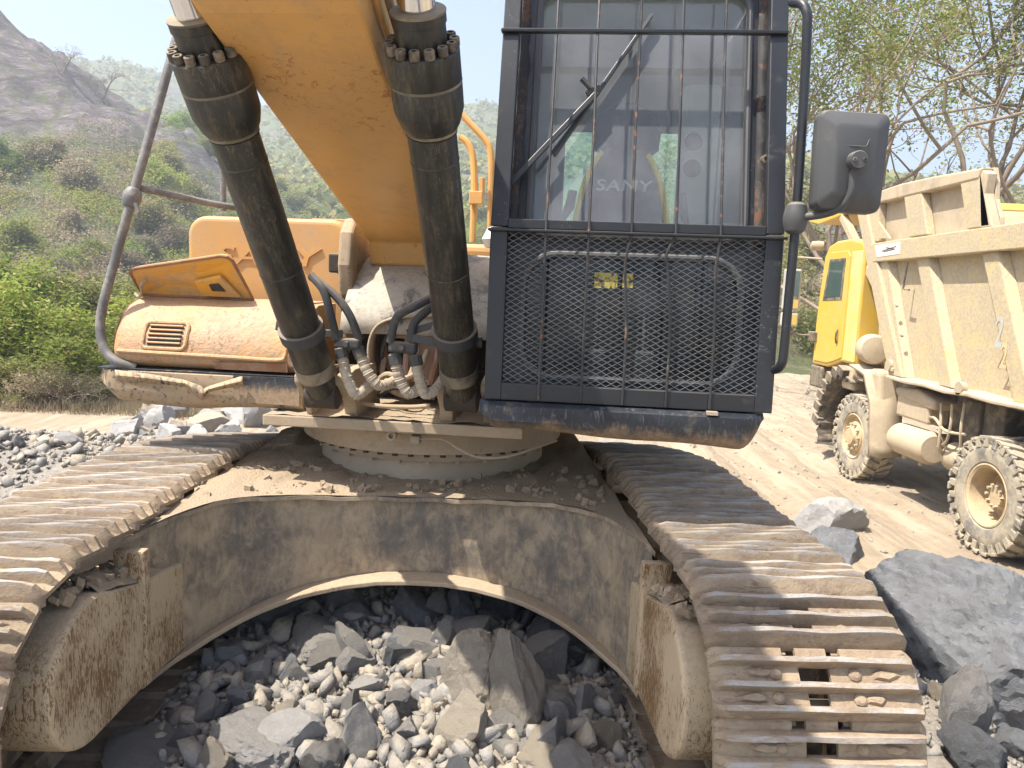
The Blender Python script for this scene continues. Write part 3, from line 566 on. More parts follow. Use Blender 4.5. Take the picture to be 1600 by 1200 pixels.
M['bolt'] = wear('bolt_steel', (0.05, 0.045, 0.04), (0.09, 0.075, 0.06), dust_lo=0.45, dust_hi=0.6, dust_max=0.6, rough=0.6)
def text_mesh(body, size, extr, shear=0.0, space=1.0):
    cu = bpy.data.curves.new('letters', 'FONT'); cu.body = body; cu.size = size; cu.extrude = extr; cu.shear = shear; cu.space_character = space
    cu.align_x = 'CENTER'; cu.align_y = 'CENTER'; cu.offset = size*0.012; cu.resolution_u = 3
    o = bpy.data.objects.new('letters', cu); COL.objects.link(o)
    dg = bpy.context.evaluated_depsgraph_get(); me = bpy.data.meshes.new_from_object(o.evaluated_get(dg))
    bpy.data.objects.remove(o); return me
def sub(name, loc, parent):
    o = bpy.data.objects.new(name, None); COL.objects.link(o); o.location = loc; o.empty_display_size = 0.1
    o.parent = parent; o.matrix_parent_inverse = WM(parent).inverted(); return o

M['rustup'] = wear('flaking_black_upright', (0.02, 0.02, 0.022), (0.03, 0.03, 0.03), dust=(0.42, 0.38, 0.33), dust_lo=0.60, dust_hi=0.68, dust_max=0.8, up=0.2, chip=(0.10, 0.055, 0.035), chip_at=0.52, rough=0.7, rust=(0.12, 0.055, 0.03), rust_at=0.56, bump=0.6)
M['rodbar'] = wear('guard_rod_paint', (0.02, 0.021, 0.024), (0.04, 0.04, 0.042), dust_lo=0.55, dust_hi=0.7, dust_max=0.4, up=0.3, chip=(0.24, 0.10, 0.05), chip_at=0.60, rough=0.45)
k = NT('yellow_sticker'); k.col(k.mix(k.ramp(k.noise(k.coords(), 60, 4, 0.6), 0.45, 0.6), (0.55, 0.45, 0.06), (0.06, 0.055, 0.03))); k.rough(0.6); M['sticker'] = k.m

M['tcorner'] = wear('truck_dusty_corner', (0.74, 0.50, 0.12), (0.66, 0.50, 0.22), dust=(0.60, 0.48, 0.31), dust_lo=0.4, dust_hi=0.7, dust_max=0.6, rough=0.6)
M['mircase'] = wear('mirror_case_pale', (0.42, 0.42, 0.40), (0.5, 0.49, 0.46), dust_max=0.5, rough=0.5)
k = NT('truck_window_tint'); k.col((0.05, 0.085, 0.075)); k.rough(0.12); M['truckwin'] = k.m

M['cyldust'] = wear('dusty_collar_shoulder', (0.16, 0.14, 0.10), (0.10, 0.09, 0.07), dust_lo=0.42, dust_hi=0.6, dust_max=0.7, rough=0.7)

# ================================================================ excavator
EXC = thing('excavator', 'large dusty orange tracked excavator with caged black cab parked on rubble', 'excavator', (SW.x, SW.y, -0.05))
# ---- track path in the plane (b, h): idler in front, sagging top run, sprocket behind
def track_path():
    pts = []
    ic, ir = (-2.06, 0.44), 0.43
    for a in np.linspace(90, 262, 40): pts.append((ic[0]+ir*math.cos(R(a)), ic[1]+ir*math.sin(R(a))))
    pts += [(-1.45, 0.02), (-0.4, -0.02), (0.7, -0.09), (1.55, -0.16)]
    sc, sr = (1.72, 0.155), 0.325
    for a in np.linspace(-95, 78, 36): pts.append((sc[0]+sr*math.cos(R(a)), sc[1]+sr*math.sin(R(a))))
    pts += [(1.2, 0.575), (0.6, 0.70), (0.0, 0.80), (-0.5, 0.862), (-0.75, 0.872), (-1.2, 0.868), (-1.65, 0.862), (-1.9, 0.868)]
    return pts
def resample(pts, n):
    P = np.array(pts+[pts[0]]); s = np.concatenate([[0], np.cumsum(np.linalg.norm(np.diff(P, axis=0), axis=1))])
    q = np.arange(n)*s[-1]/n
    return np.stack([np.interp(q, s, P[:, 0]), np.interp(q, s, P[:, 1])], 1), s[-1]
PATH = track_path(); _, PLEN = resample(PATH, 10); NSH = int(round(PLEN/0.200)); PITCHL = PLEN/NSH
def shoe_mesh():
    W2 = 0.30; gy = (-0.058, 0.018, 0.088); gh = 0.034
    ys = []; zs = []; g = []
    prof = [(-0.104, 0.004, 0), (-0.096, 0.010, 0)]
    for y in gy: prof += [(y-0.016, 0.010, 0), (y-0.008, 0.010, 1), (y+0.008, 0.010, 1), (y+0.017, 0.010, 0)]
    prof += [(0.107, 0.004, 0), (0.110, -0.010, 0)]
    prof.sort(key=lambda t: t[0])
    xs = [-0.30, -0.292, -0.275, -0.245, -0.20, -0.14, -0.105, -0.085, -0.045, -0.03, 0.03, 0.045, 0.085, 0.105, 0.14, 0.20, 0.245, 0.275, 0.292, 0.30]
    gs = {0.30: 0.0, 0.292: 0.35, 0.275: 0.8}; ysc = {0.30: 0.80, 0.292: 0.93, 0.275: 0.99}
    nx, ny = len(xs), len(prof)
    holes = set()
    for i in range(nx-1):
        xm = (xs[i]+xs[i+1])/2
        for j in range(ny-1):
            ym = (prof[j][0]+prof[j+1][0])/2
            if abs(xm) < 0.045 and -0.041 < ym < 0.002: holes.add((i, j))
            if abs(xm) < 0.03 and 0.035 < ym < 0.071: holes.add((i, j))
            if 0.045 < abs(xm) < 0.085 and ym < -0.08: holes.add((i, j))
    V = []; Fs = []
    rg = random.Random(3)
    for lay in (0, 1):
        for i, x in enumerate(xs):
            for (y, z, gg) in prof:
                ax = round(abs(x), 3); s = gs.get(ax, 1.0); sc_ = ysc.get(ax, 1.0)
                zz = z+gg*gh*s*(1+0.12*math.sin(x*23+y*60)) if lay == 0 else z-0.014
                V.append((x, y*sc_, zz-0.010*(ax > 0.29)))
    idx = lambda l, i, j: l*nx*ny+i*ny+j
    cell = lambda i, j: 0 <= i < nx-1 and 0 <= j < ny-1 and (i, j) not in holes
    for i in range(nx-1):
        for j in range(ny-1):
            if not cell(i, j): continue
            Fs.append((idx(0,i,j), idx(0,i+1,j), idx(0,i+1,j+1), idx(0,i,j+1)))
            Fs.append((idx(1,i,j), idx(1,i,j+1), idx(1,i+1,j+1), idx(1,i+1,j)))
            for di, dj, a, b in ((-1,0,(i,j),(i,j+1)), (1,0,(i+1,j),(i+1,j+1)), (0,-1,(i,j),(i+1,j)), (0,1,(i,j+1),(i+1,j+1))):
                if not cell(i+di, j+dj): Fs.append((idx(0,*a), idx(0,*b), idx(1,*b), idx(1,*a)))
    mb = MB(); mb.add(V, Fs)
    for bx in (-0.115, 0.115):
        for by in (-0.02, 0.053):                          # bolt heads caked in dirt
            mb.lathe([(0.021, 0.006), (0.019, 0.015), (0.011, 0.021), (0.001, 0.022)], (bx, by, 0.0), (0, 0, 1), 8)
    # pads of dried mud between the grousers
    for (cx, cy, ww) in ((-0.2, -0.02, 0.05), (0.19, 0.053, 0.06), (0.16, -0.022, 0.05), (-0.16, 0.052, 0.04)):
        n = 10; ring = [(cx+ww*math.cos(2*math.pi*q/n)*rg.uniform(0.7, 1.1), cy+0.02*math.sin(2*math.pi*q/n)*rg.uniform(0.7, 1.1), 0.008) for q in range(n)]
        top = [(cx+(x-cx)*0.6, cy+(y-cy)*0.6, 0.02) for x, y, z in ring]; mb.loft([ring, top])
    me = mb.build('track_shoe', M['shoe'], smooth=True, angle=32); m = me.data; bpy.data.objects.remove(me); return m
SHOE = shoe_mesh(); TILT = 0.085
def build_track(side):
    lc = 1.275 if side > 0 else -1.24; pts, _ = resample(PATH, NSH*2)
    off = 0 if side > 0 else 1
    tk = bpy.data.objects.new('track', None); COL.objects.link(tk); tk.location = UC(lc, -0.2, 0); tk.parent = EXC; tk.matrix_parent_inverse = WM(EXC).inverted()
    ch = MB()
    for i in range(NSH):
        a = pts[(2*i+off-1) % (2*NSH)]; b = pts[(2*i+off+1) % (2*NSH)]; c = (a+b)/2
        t = (b-a)/np.linalg.norm(b-a)                        # travel direction in (b, h), going down the front
        nrm = np.array([t[1], -t[0]])
        if np.dot(nrm, c-np.array([-0.2, 0.4])) < 0: nrm = -nrm
        rr = random.Random(i*7+int(side)*100)
        ta = TILT+rr.uniform(-0.015, 0.015)
        T3 = UB_*t[0]+ZZ*t[1]; N3 = UB_*nrm[0]+ZZ*nrm[1]
        X3 = T3.cross(N3)
        o3 = UC(lc, c[0], c[1])-N3*0.012
        mw = Matrix(((X3.x, T3.x, N3.x, o3.x), (X3.y, T3.y, N3.y, o3.y), (X3.z, T3.z, N3.z, o3.z), (0, 0, 0, 1))) @ Matrix.Rotation(ta, 4, 'X') @ Matrix.Rotation(rr.uniform(-0.006, 0.006), 4, 'Z') @ Matrix.Diagonal((1, PITCHL/0.220, 1, 1))
        link('track_shoe', SHOE, tk, mw=mw)
        for s in (-1, 1):                                    # chain links under the shoe
            cc = UC(lc+s*0.085, c[0], c[1])-N3*0.075
            ch.box(cc, X3*0.018, T3*PITCHL*0.56, N3*0.045)
        ch.tube([UC(lc-0.12, a[0]-nrm[0]*0.08, a[1]-nrm[1]*0.08), UC(lc+0.12, a[0]-nrm[0]*0.08, a[1]-nrm[1]*0.08)], 0.028, 8)
    ch.build('track_chain', M['chain'], tk, smooth=True)
    # rollers
    for nm, (bc, hc), r, w2 in (('idler', (-2.06, 0.44), 0.30, 0.07), ('sprocket', (1.72, 0.155), 0.21, 0.05)):
        MB().lathe([(r*0.5, -w2-0.03), (r*0.9, -w2), (r*0.92, -w2*0.6), (r*1.02, -w2*0.5), (r*1.02, w2*0.5), (r*0.92, w2*0.6), (r*0.9, w2), (r*0.5, w2+0.03)], UC(lc, bc, hc), UL_, 32).build(nm, M['chain'], tk, smooth=True)
    for bc, hc in ((-0.75, 0.70), (0.55, 0.53)):
        MB().lathe([(0.035, -0.26), (0.035, -0.12), (0.085, -0.12), (0.085, -0.07), (0.065, -0.06), (0.065, 0.06), (0.085, 0.07), (0.085, 0.12), (0.03, 0.12)], UC(lc, bc, hc), UL_, 20).build('carrier_roller', M['dusty'], tk, smooth=True)
        MB().ubox(lc-0.28 if side < 0 else lc-0.30, lc-0.17, bc-0.07, bc+0.07, hc-0.18, hc+0.05).build('roller_bracket', M['chain'], tk, bevel=0.01)
    # side frame: rounded tongue in front, sloping beam behind
    li = -side*0.345; prof = []
    for a in np.linspace(62, 262, 22): prof.append((-2.05+0.255*math.cos(R(a)), 0.505+0.235*math.sin(R(a))))
    prof += [(-1.85, 0.26), (-1.55, 0.24), (-0.9, 0.14), (1.4, 0.0), (1.5, 0.22), (0.6, 0.40), (-0.6, 0.55), (-1.35, 0.60), (-1.72, 0.655)]
    fr = MB().prism([UC(lc+li, b, h) for b, h in prof], -UL_*li*1.9).build('track_frame', M['frame'], tk, bevel=0.018, seg=3)
    # dirt lying along the top of the frame
    d = MB(); rings = []
    for q in np.linspace(0, 1, 26):
        b = lerp(-2.0, 0.9, q); top = interp(b, [-2.05, -1.9, -1.72, -1.35, -0.6, 0.6, 0.9], [0.742, 0.71, 0.655, 0.60, 0.55, 0.40, 0.36])
        ring = []
        for w_ in np.linspace(-1, 1, 9):
            hgt = 0.055*(1-w_*w_)*(0.6+0.9*abs(fbm((b*3, w_*2+side*5, 1), 3)))+0.012*fbm((b*12, w_*5, side), 3)
            ring.append(UC(lc+li*(0.48-0.50*w_*side*np.sign(-side)*1.0) if False else lc+li*lerp(0.97, 0.25, (w_+1)/2), b, top+max(-0.004, hgt)))
        rings.append(ring)
    d.loft(rings, closed=False, cap=False).build('dirt_layer', M['dirt'], tk, smooth=True, angle=60)
    # upright end plate where the carbody leg meets the frame
    MB().ubox(lc+li*1.0-0.012 if side > 0 else lc+li-0.10, lc+li+0.10 if side > 0 else lc+li+0.012, -1.735, -1.69, 0.26, 0.775).build('end_plate', M['frame'], tk, bevel=0.008)
    return tk
for s in (-1, 1): build_track(s)

# ---- carbody: bowed front beam with top and bottom flanges
LS = [-0.96, -0.90, -0.82, -0.72, -0.6, -0.45, -0.3, -0.15, 0.0, 0.15, 0.3, 0.45, 0.6, 0.72, 0.82, 0.90, 0.96]
def cb_b(l): return interp(abs(l), [0, 0.15, 0.3, 0.45, 0.55, 0.65, 0.74, 0.81, 0.86, 0.90, 0.93, 0.955, 0.97], [-0.895, -0.90, -0.92, -0.955, -0.99, -1.04, -1.11, -1.195, -1.285, -1.39, -1.50, -1.62, -1.70])
def cb_t(l): return interp(abs(l), [0, 0.3, 0.6, 0.8, 0.97], [0.752, 0.757, 0.778, 0.797, 0.797])
def cb_l(l): return interp(abs(l), [0, 0.15, 0.3, 0.5, 0.68, 0.8, 0.9, 0.97], [0.392, 0.390, 0.376, 0.345, 0.295, 0.255, 0.225, 0.205])
LF = [math.sin(t)*0.965 for t in np.linspace(-math.pi/2, math.pi/2, 61)]
carb = bpy.data.objects.new('carbody', None); COL.objects.link(carb); carb.location = UC(0, -0.3, 0.4); carb.parent = EXC; carb.matrix_parent_inverse = WM(EXC).inverted()
mb = MB(); rings = []
for l in LF:
    b = cb_b(l); rings.append([UC(l, b, cb_l(l)), UC(l, b+0.0, cb_t(l)), UC(l, 0.9, 0.70), UC(l, 0.9, 0.38)])
mb.loft(rings); mb.build('front_beam', M['carbody'], carb, smooth=True)
def strip(lo, off_f, off_b, th, hf):
    r = []; of0 = off_f
    for l in LF:
        if lo and abs(l) > 0.955: continue
        off_f = of0*(1-0.8*sst(0.84, 0.955, abs(l))) if lo else of0
        b = cb_b(l); h = hf(l); r.append([UC(l, b-off_f, h), UC(l, b+off_b, h), UC(l, b+off_b, h+th), UC(l, b-off_f, h+th)])
    return MB().loft(r)
strip(0, 0.045, 0.30, 0.020, lambda l: cb_t(l)-0.004+0.0035*math.sin(l*23)+0.002*math.sin(l*61)).build('top_flange', M['carbody'], carb, bevel=0.006, smooth=True)
strip(1, 0.115, 0.25, 0.024, lambda l: cb_l(l)-0.026).build('bottom_flange', M['dusty'], carb, bevel=0.005, smooth=True)
# caked dirt over the top of the carbody
mb = MB(); rings = []
for bb in np.linspace(0, 1, 22):
    ring = []
    for l in np.linspace(-0.94, 0.94, 60):
        b0 = cb_b(l)-0.045; b = lerp(b0, 0.85, bb); e = min(bb*5, 1)
        ring.append(UC(l, b, cb_t(l)+0.021+e*(0.004+0.03*max(0, fbm((l*4, b*4, 3), 4))+0.03*max(0, fbm((l*17, b*17, 7), 3)))-0.02*bb))
    rings.append(ring)
mb.loft(rings, closed=False, cap=False).build('dirt_layer', M['dirt'], carb, smooth=True, angle=70)
# ---- slewing ring
ring = bpy.data.objects.new('swing_ring', None); COL.objects.link(ring); ring.location = SW+ZZ*0.76; ring.parent = EXC; ring.matrix_parent_inverse = WM(EXC).inverted()
RC = H(0.03, 0.0, 0)
MB().lathe([(0.66, 0.74), (0.645, 0.765), (0.64, 0.875), (0.655, 0.88)], RC, ZZ, 72).build('lower_ring', M['ring'], ring, smooth=True)
MB().lathe([(0.655, 0.88), (0.672, 0.882), (0.672, 0.902), (0.70, 0.904), (0.70, 0.925), (0.66, 0.926)], RC, ZZ, 72).build('bearing_race', M['dusty'], ring, smooth=True)
nb = MB().lathe([(0.016, 0), (0.016, 0.022)], (0, 0, 0), (0, 0, 1), 6).build('bolt', M['grime']).data
bpy.data.objects.remove(bpy.data.objects['bolt'])
tb = MB().box((0, 0, 0), (0.012, 0, 0), (0, 0.012, 0), (0, 0, 0.007)).build('ring_tab', M['ring']).data
bpy.data.objects.remove(bpy.data.objects['ring_tab'])
for i in range(28):
    a = R(180+ (i+0.5)*180/28); v = Vector((math.cos(a), math.sin(a), 0))
    link('bolt', nb, ring, mw=Matrix.Translation(RC+v*0.715+ZZ*0.915))
    if i % 2 == 0: link('ring_tab', tb, ring, mw=Matrix.Translation(RC+v*0.662+ZZ*0.874) @ Matrix.Rotation(a, 4, 'Z'))
MB().lathe([(0.745, 0.932), (0.745, 1.03), (0.82, 1.05), (0.82, 1.072)], RC, ZZ, 72).build('upper_ring', M['dusty'], ring, smooth=True)
pipe = [hp(652, 686, 0.84), hp(690, 686, 0.84), hp(715, 700, 0.85), hp(745, 714, 0.85), hp(790, 714, 0.82), hp(835, 700, 0.74), hp(870, 688, 0.66)]
MB().tube(smooth_path(pipe), 0.0065, 6).build('grease_line', M['dusty'], ring, smooth=True)
MB().box(hp(650, 686, 0.83), HU*0.022, HF*0.03, ZZ*0.018).build('grease_block', M['ring'], ring, bevel=0.004)
MB().lathe([(0.024, 0), (0.024, 0.04), (0.012, 0.042), (0.012, 0.02)], hp(614, 679, 0.80), HF, 14).build('grease_port', M['ring'], ring, smooth=True)
# ---- turret floor slab with cylinder brackets
tur = bpy.data.objects.new('turret_deck', None); COL.objects.link(tur); tur.location = H(0, 0.4, 1.1); tur.parent = EXC; tur.matrix_parent_inverse = WM(EXC).inverted()
MB().hbox(-0.62, 0.62, -0.9, 0.92, 1.073, 1.125).build('deck_plate', M['dusty'], tur, bevel=0.006)
MB().hbox(-1.45, 1.5, -2.6, 0.2, 1.10, 1.30).build('frame_box', M['grime'], tur, bevel=0.01)
for u0, u1 in ((-0.425, -0.395), (-0.235, -0.175), (0.225, 0.285), (0.43, 0.465)):
    poly = [(0.86, 1.125), (0.90, 1.20), (1.02, 1.30), (1.02, 1.335), (0.9, 1.36), (0.55, 1.36), (0.45, 1.125)]
    MB().prism([H(u0, f, h) for f, h in poly], HU*(u1-u0)).build('cylinder_bracket', M['dusty'], tur, bevel=0.006)
mb = MB(); rings = []
for q in np.linspace(0.3, 0.915, 14):
    rings.append([H(u, q, 1.1265+0.02*max(0, fbm((u*7, q*7, 2), 4))+0.012*max(0, fbm((u*25, q*25, 2), 2))) for u in np.linspace(-0.61, 0.6, 40)])
mb.loft(rings, closed=False, cap=False).build('dirt_layer', M['dirt'], tur, smooth=True, angle=70)
# centre compartment: dark back, sloping cover and arched lip, swivel hardware inside
MB().hbox(-0.46, 0.47, 0.02, 0.12, 1.13, 1.80).build('compartment_back', M['grime'], tur)
cov = MB(); rings = []
for f, h in ((0.06, 1.93), (0.20, 1.88), (0.34, 1.80), (0.46, 1.70), (0.545, 1.60), (0.575, 1.50)):
    rings.append([H(u, f, h+0.01*math.cos(u*4)) for u in np.linspace(-0.36, 0.5, 12)])
cov.loft(rings, closed=False, cap=False).build('sloping_cover', M['cover'], tur, smooth=True, solid=0.015)
lip = [hp(578, 590, 0.60), hp(575, 545, 0.61), hp(584, 515, 0.61), hp(604, 501, 0.60), hp(640, 495, 0.59), hp(690, 494, 0.58)]
mb = MB(); sp = smooth_path(lip, 5); mb.loft([[p, p-HF*0.16+ZZ*0.02] for p in sp], closed=False, cap=False); mb.build('arched_lip', M['dusty'], tur, smooth=True, solid=0.012)
MB().box(hp(662, 560, 0.42), HU*0.09, HF*0.08, ZZ*0.12).build('valve_block', M['pink'], tur, bevel=0.015)
MB().box(hp(650, 520, 0.45), HU*0.12, HF*0.05, ZZ*0.03).build('valve_cover', M['dusty'], tur, bevel=0.008)
for pts in ([(636, 545, .5), (634, 580, .52), (640, 620, .5)], [(690, 530, .5), (682, 560, .54), (672, 600, .52)], [(600, 540, .4), (610, 575, .42), (650, 600, .45)], [(655, 512, .5), (690, 520, .52), (688, 560, .5)]):
    MB().tube(smooth_path([hp(*p) for p in pts]), 0.017, 8).build('inner_pipe', M['pink'], tur, smooth=True)
MB().tube(smooth_path([hp(556, 628, 0.80), hp(590, 634, 0.82), hp(640, 636, 0.82), hp(672, 634, 0.82)]), 0.011, 8).build('return_line', M['dusty'], tur, smooth=True)
for p in ((596, 590), (612, 592), (668, 598)):
    MB().lathe([(0.014, 0), (0.014, 0.03), (0.008, 0.031), (0.008, 0.02)], hp(*p, 0.62), HF, 10).build('fitting', M['dusty'], tur, smooth=True)
# ---- boom foot brackets and boom
for u0 in (-0.415, 0.40):
    poly = [(0.30, 1.45), (0.42, 1.62), (0.47, 1.85), (0.44, 2.02), (0.36, 2.10), (0.22, 2.10), (0.10, 1.98), (0.05, 1.45)]
    MB().prism([H(u0, f, h) for f, h in poly], HU*0.075).build('boom_foot_bracket', M['bracket'], tur, bevel=0.02, seg=3)
MB().lathe([(0.07, 0), (0.07, 0.05), (0.05, 0.06)], H(-0.415, 0.26, 1.86), -HU, 16).build('pivot_pin', M['grime'], tur, smooth=True)
MB().box(H(-0.45, 0.38, 1.86), HU*0.03, HF*0.035, ZZ*0.05).build('pin_lock', M['grime'], tur, bevel=0.01)
boom = bpy.data.objects.new('boom', None); COL.objects.link(boom); boom.location = H(-0.07, 0.2, 1.9); boom.parent = EXC; boom.matrix_parent_inverse = WM(EXC).inverted()
def boom_sec(f, h, uL, uR, top):                          # underside at (f, h), box section, top offset along the normal
    nf, nh = -0.28, 0.96
    return [H(uL, f, h), H(uR, f, h), H(uR, f+nf*top, h+nh*top), H(uL, f+nf*top, h+nh*top)]
secs = [(-0.12, 1.80, -0.20, 0.07, 0.20), (0.10, 1.83, -0.29, 0.14, 0.34), (0.27, 1.865, -0.296, 0.14, 0.40), (0.31, 1.985, -0.297, 0.142, 0.42), (1.2, 2.245, -0.291, 0.17, 0.55),
        (2.1, 2.51, -0.285, 0.20, 0.66), (2.9, 2.86, -0.285, 0.21, 0.70), (4.0, 3.5, -0.28, 0.21, 0.62), (5.6, 3.75, -0.27, 0.20, 0.5), (6.6, 3.6, -0.25, 0.18, 0.38)]
MB().loft([boom_sec(*s) for s in secs]).build('boom_box', M['boom'], boom, bevel=0.012)
for q in (0,):                                             # welded strip and edge flange along the right side of the boom
    pr = [H(s[3]+0.012, s[0]-0.28*s[4]*0.16, s[1]+0.96*s[4]*0.16) for s in secs[3:]]
    MB().tube(pr, 0.008, 6).build('weld_seam', M['boom'], boom, smooth=True)
for ph in (0.25, 0.42):                                    # lubrication pipes clipped to the boom side
    pr = [H(s[3]+0.03, s[0]-0.28*s[4]*ph, s[1]+0.96*s[4]*ph) for s in secs[4:8]]
    MB().tube(smooth_path(pr), 0.014, 8).build('side_pipe', M['dusty'], boom, smooth=True)
# boom lug that carries the cylinder rods
MB().lathe([(0.09, -0.5), (0.09, 0.5)], H(-0.04, 2.62, 3.22), HU, 20).build('rod_pin', M['grime'], boom, smooth=True)
# ---- boom cylinders
def cylinder(pb, pt, side):
    pb = Vector(pb); pt = Vector(pt); ax = (pt-pb).normalized(); r = 0.0825; L = 1.24
    c = bpy.data.objects.new('boom_cylinder', None); COL.objects.link(c); c.location = pb; c.parent = EXC; c.matrix_parent_inverse = WM(EXC).inverted()
    mw = Matrix.Translation(pb) @ ax.to_track_quat('Z', 'Y').to_matrix().to_4x4(); O = (0, 0, 0); Zv = (0, 0, 1)
    def lt(name, prof, mat, n=40): MB().lathe(prof, O, Zv, n).build(name, mat, c, smooth=True, mw=mw)
    lt('barrel', [(0.05, -0.02), (0.07, 0.03), (0.072, 0.10), (r-0.006, 0.115), (r, 0.125), (r, L), (r+0.004, L+0.004)], M['cyl'])
    lt('collar', [(r+0.001, L+0.01), (r+0.016, L+0.035), (0.108, L+0.065), (0.114, L+0.085), (0.115, L+0.165), (0.1135, L+0.168), (0.1135, L+0.173), (0.115, L+0.176), (0.115, L+0.265), (0.110, L+0.27), (0.07, L+0.27)], M['cyl'], 44)
    lt('gland', [(0.079, L+0.265), (0.079, L+0.345), (0.083, L+0.347), (0.083, L+0.37), (0.078, L+0.377), (0.062, L+0.377), (0.056, L+0.365)], M['cyl'], 36)
    lt('piston_rod', [(0.054, L+0.2), (0.054, L+1.15)], M['rod'], 32)
    MB().lathe([(0.10, -0.075), (0.10, 0.075)], pb+ax*(L+1.2), HU, 24).build('rod_eye', M['cyl'], c, smooth=True)
    bm_ = MB().lathe([(0.0155, 0), (0.0165, 0.003), (0.0165, 0.026), (0.0145, 0.028), (0.009, 0.028), (0.009, 0.014)], O, Zv, 10).build('bolt', M['bolt'], smooth=True); bd_ = bm_.data; bpy.data.objects.remove(bm_)
    for i in range(14):
        th = 2*math.pi*i/14+0.2; link('bolt', bd_, c, mw=mw @ Matrix.Translation((0.1*math.cos(th), 0.1*math.sin(th), L+0.27)))
    lt('clamp_band', [(r+0.001, 0.34), (r+0.013, 0.342), (r+0.013, 0.392), (r+0.001, 0.394)], M['hose'], 32)
    lt('base_dust_ring', [(r-0.004, 0.118), (r+0.003, 0.122), (r+0.003, 0.165), (r+0.0008, 0.185)], M['cyldust'])
    MB().lathe([(0.05, -0.075), (0.058, -0.07), (0.058, 0.07), (0.05, 0.075)], pb-ZZ*0.015, HU, 24).build('base_eye', M['grime'], c, smooth=True)
    lt('seal_ring', [(0.078, L+0.3772), (0.083, L+0.372), (0.0845, L+0.375), (0.0845, L+0.38), (0.062, L+0.382)], M['cyldust'], 36)
    lt('weld_ring', [(0.115, L+0.166), (0.1162, L+0.170), (0.115, L+0.174)], M['cyldust']); lt('weld_ring', [(r+0.002, L+0.006), (r+0.005, L+0.012), (r+0.006, L+0.018)], M['cyldust'])
    for rr_ in (0.55, 0.92): lt('weld_ring', [(r, L*rr_), (r+0.002, L*rr_+0.002), (r, L*rr_+0.006)], M['cyl'])
    return c, ax
cylL, axL = cylinder(H(-0.30, 0.99, 1.255), H(-0.362, 1.905, 2.465), -1)
cylR, axR = cylinder(H(0.345, 1.0, 1.275), H(0.334, 1.905, 2.465), 1)
def hoses(c, arm, block, tubes, wraps, ear):
    MB().bar(hp(*arm[0]), hp(*arm[1]), 0.035, 0.02, ZZ).build('hose_arm', M['hose'], c, bevel=0.004)
    MB().bar(hp(*ear[0]), hp(*ear[1]), 0.045, 0.03, ZZ).build('clamp_ear', M['hose'], c, bevel=0.006)
    a, b = hp(*block[0]), hp(*block[1])
    MB().bar(a, b, 0.05, 0.05, ZZ).build('hose_clamp', M['hose'], c, bevel=0.014, seg=3)
    MB().lathe([(0.012, 0), (0.012, 0.04)], (a+b)/2-ZZ*0.0, HF, 8).build('clamp_bolt', M['bolt'], c)
    for t in tubes: MB().tube(smooth_path([hp(*p) for p in t]), 0.0185, 10).build('hose', M['hose'], c, smooth=True)
    for t in wraps:
        P = smooth_path([hp(*p) for p in t], 16)
        MB().tube(P, [0.0245+0.0012*math.sin(i*1.15)+0.0016*math.sin(i*2.9) for i in range(len(P))], 10).build('wrapped_hose', M['wrap'], c, smooth=True)
        MB().lathe([(0.029, -0.02), (0.029, 0.022), (0.02, 0.03)], P[0], (P[0]-P[2]), 10).build('hose_ferrule', M['hose'], c, smooth=True)
hoses(cylL, [(466, 520, 1.10), (535, 522, 1.10)], [(524, 536, 1.09), (564, 538, 1.09)],
      [[(486, 430, 1.10), (506, 455, 1.12), (516, 490, 1.12), (526, 530, 1.10)], [(486, 432, 1.08), (520, 458, 1.10), (545, 490, 1.11), (562, 532, 1.09)]],
      [[(534, 552, 1.09), (541, 585, 1.09), (556, 616, 1.09), (572, 607, 1.05), (588, 596, 0.98)], [(562, 552, 1.08), (574, 580, 1.08), (590, 601, 1.07), (606, 600, 1.03), (622, 594, .96)]],
      [(432, 508, 1.10), (452, 512, 1.10)])
hoses(cylR, [(636, 526, 1.12), (694, 538, 1.14)], [(608, 541, 1.11), (652, 545, 1.11)],
      [[(682, 462, 1.08), (650, 478, 1.12), (620, 496, 1.13), (610, 535, 1.12)], [(684, 476, 1.06), (664, 488, 1.10), (645, 510, 1.12), (646, 545, 1.11)]],
      [[(618, 562, 1.10), (624, 590, 1.10), (636, 612, 1.09), (648, 612, 1.06), (660, 602, .98)], [(650, 564, 1.10), (655, 590, 1.10), (663, 614, 1.09), (676, 612, 1.06), (692, 598, 1.0)]],
      [(742, 535, 1.13), (754, 535, 1.13)])
MB().bar(hp(636, 520, 1.1), hp(686, 505, 1.12), 0.03, 0.014, ZZ).build('hose_arm', M['hose'], cylR, bevel=0.004)

# crumbs of stone and dried mud lying on the undercarriage
def crumbs(n, lr, br, hf, label):
    P = [(random.uniform(*lr), random.uniform(*br)) for _ in range(n)]; mb = MB()
    for l, b in P:
        if fbm((l*6, b*6, 1), 2) < -0.1: continue
        s_ = 0.004+0.018*random.random()**3; c = UC(l, b, hf(l, b)+s_*0.3)
        e = Euler((random.uniform(0, 6), random.uniform(0, 6), 0)).to_matrix(); mb.box(c, e @ Vector((s_, 0, 0)), e @ Vector((s_*0.3, s_*0.7, 0)), e @ Vector((0, s_*0.2, s_*0.6)))
    tag(mb.build('dirt_crumbs', M['dirt'], EXC), label, kind='stuff')
crumbs(420, (0.0, 0.88), (-1.2, -0.5), lambda l, b: cb_t(l)+0.022 if b > cb_b(l)-0.02 else -5, 'loose crumbs on top of the carbody')
crumbs(260, (-0.9, 0.0), (-1.2, -0.5), lambda l, b: cb_t(l)+0.022 if b > cb_b(l)-0.02 else -5, 'loose crumbs on top of the carbody')
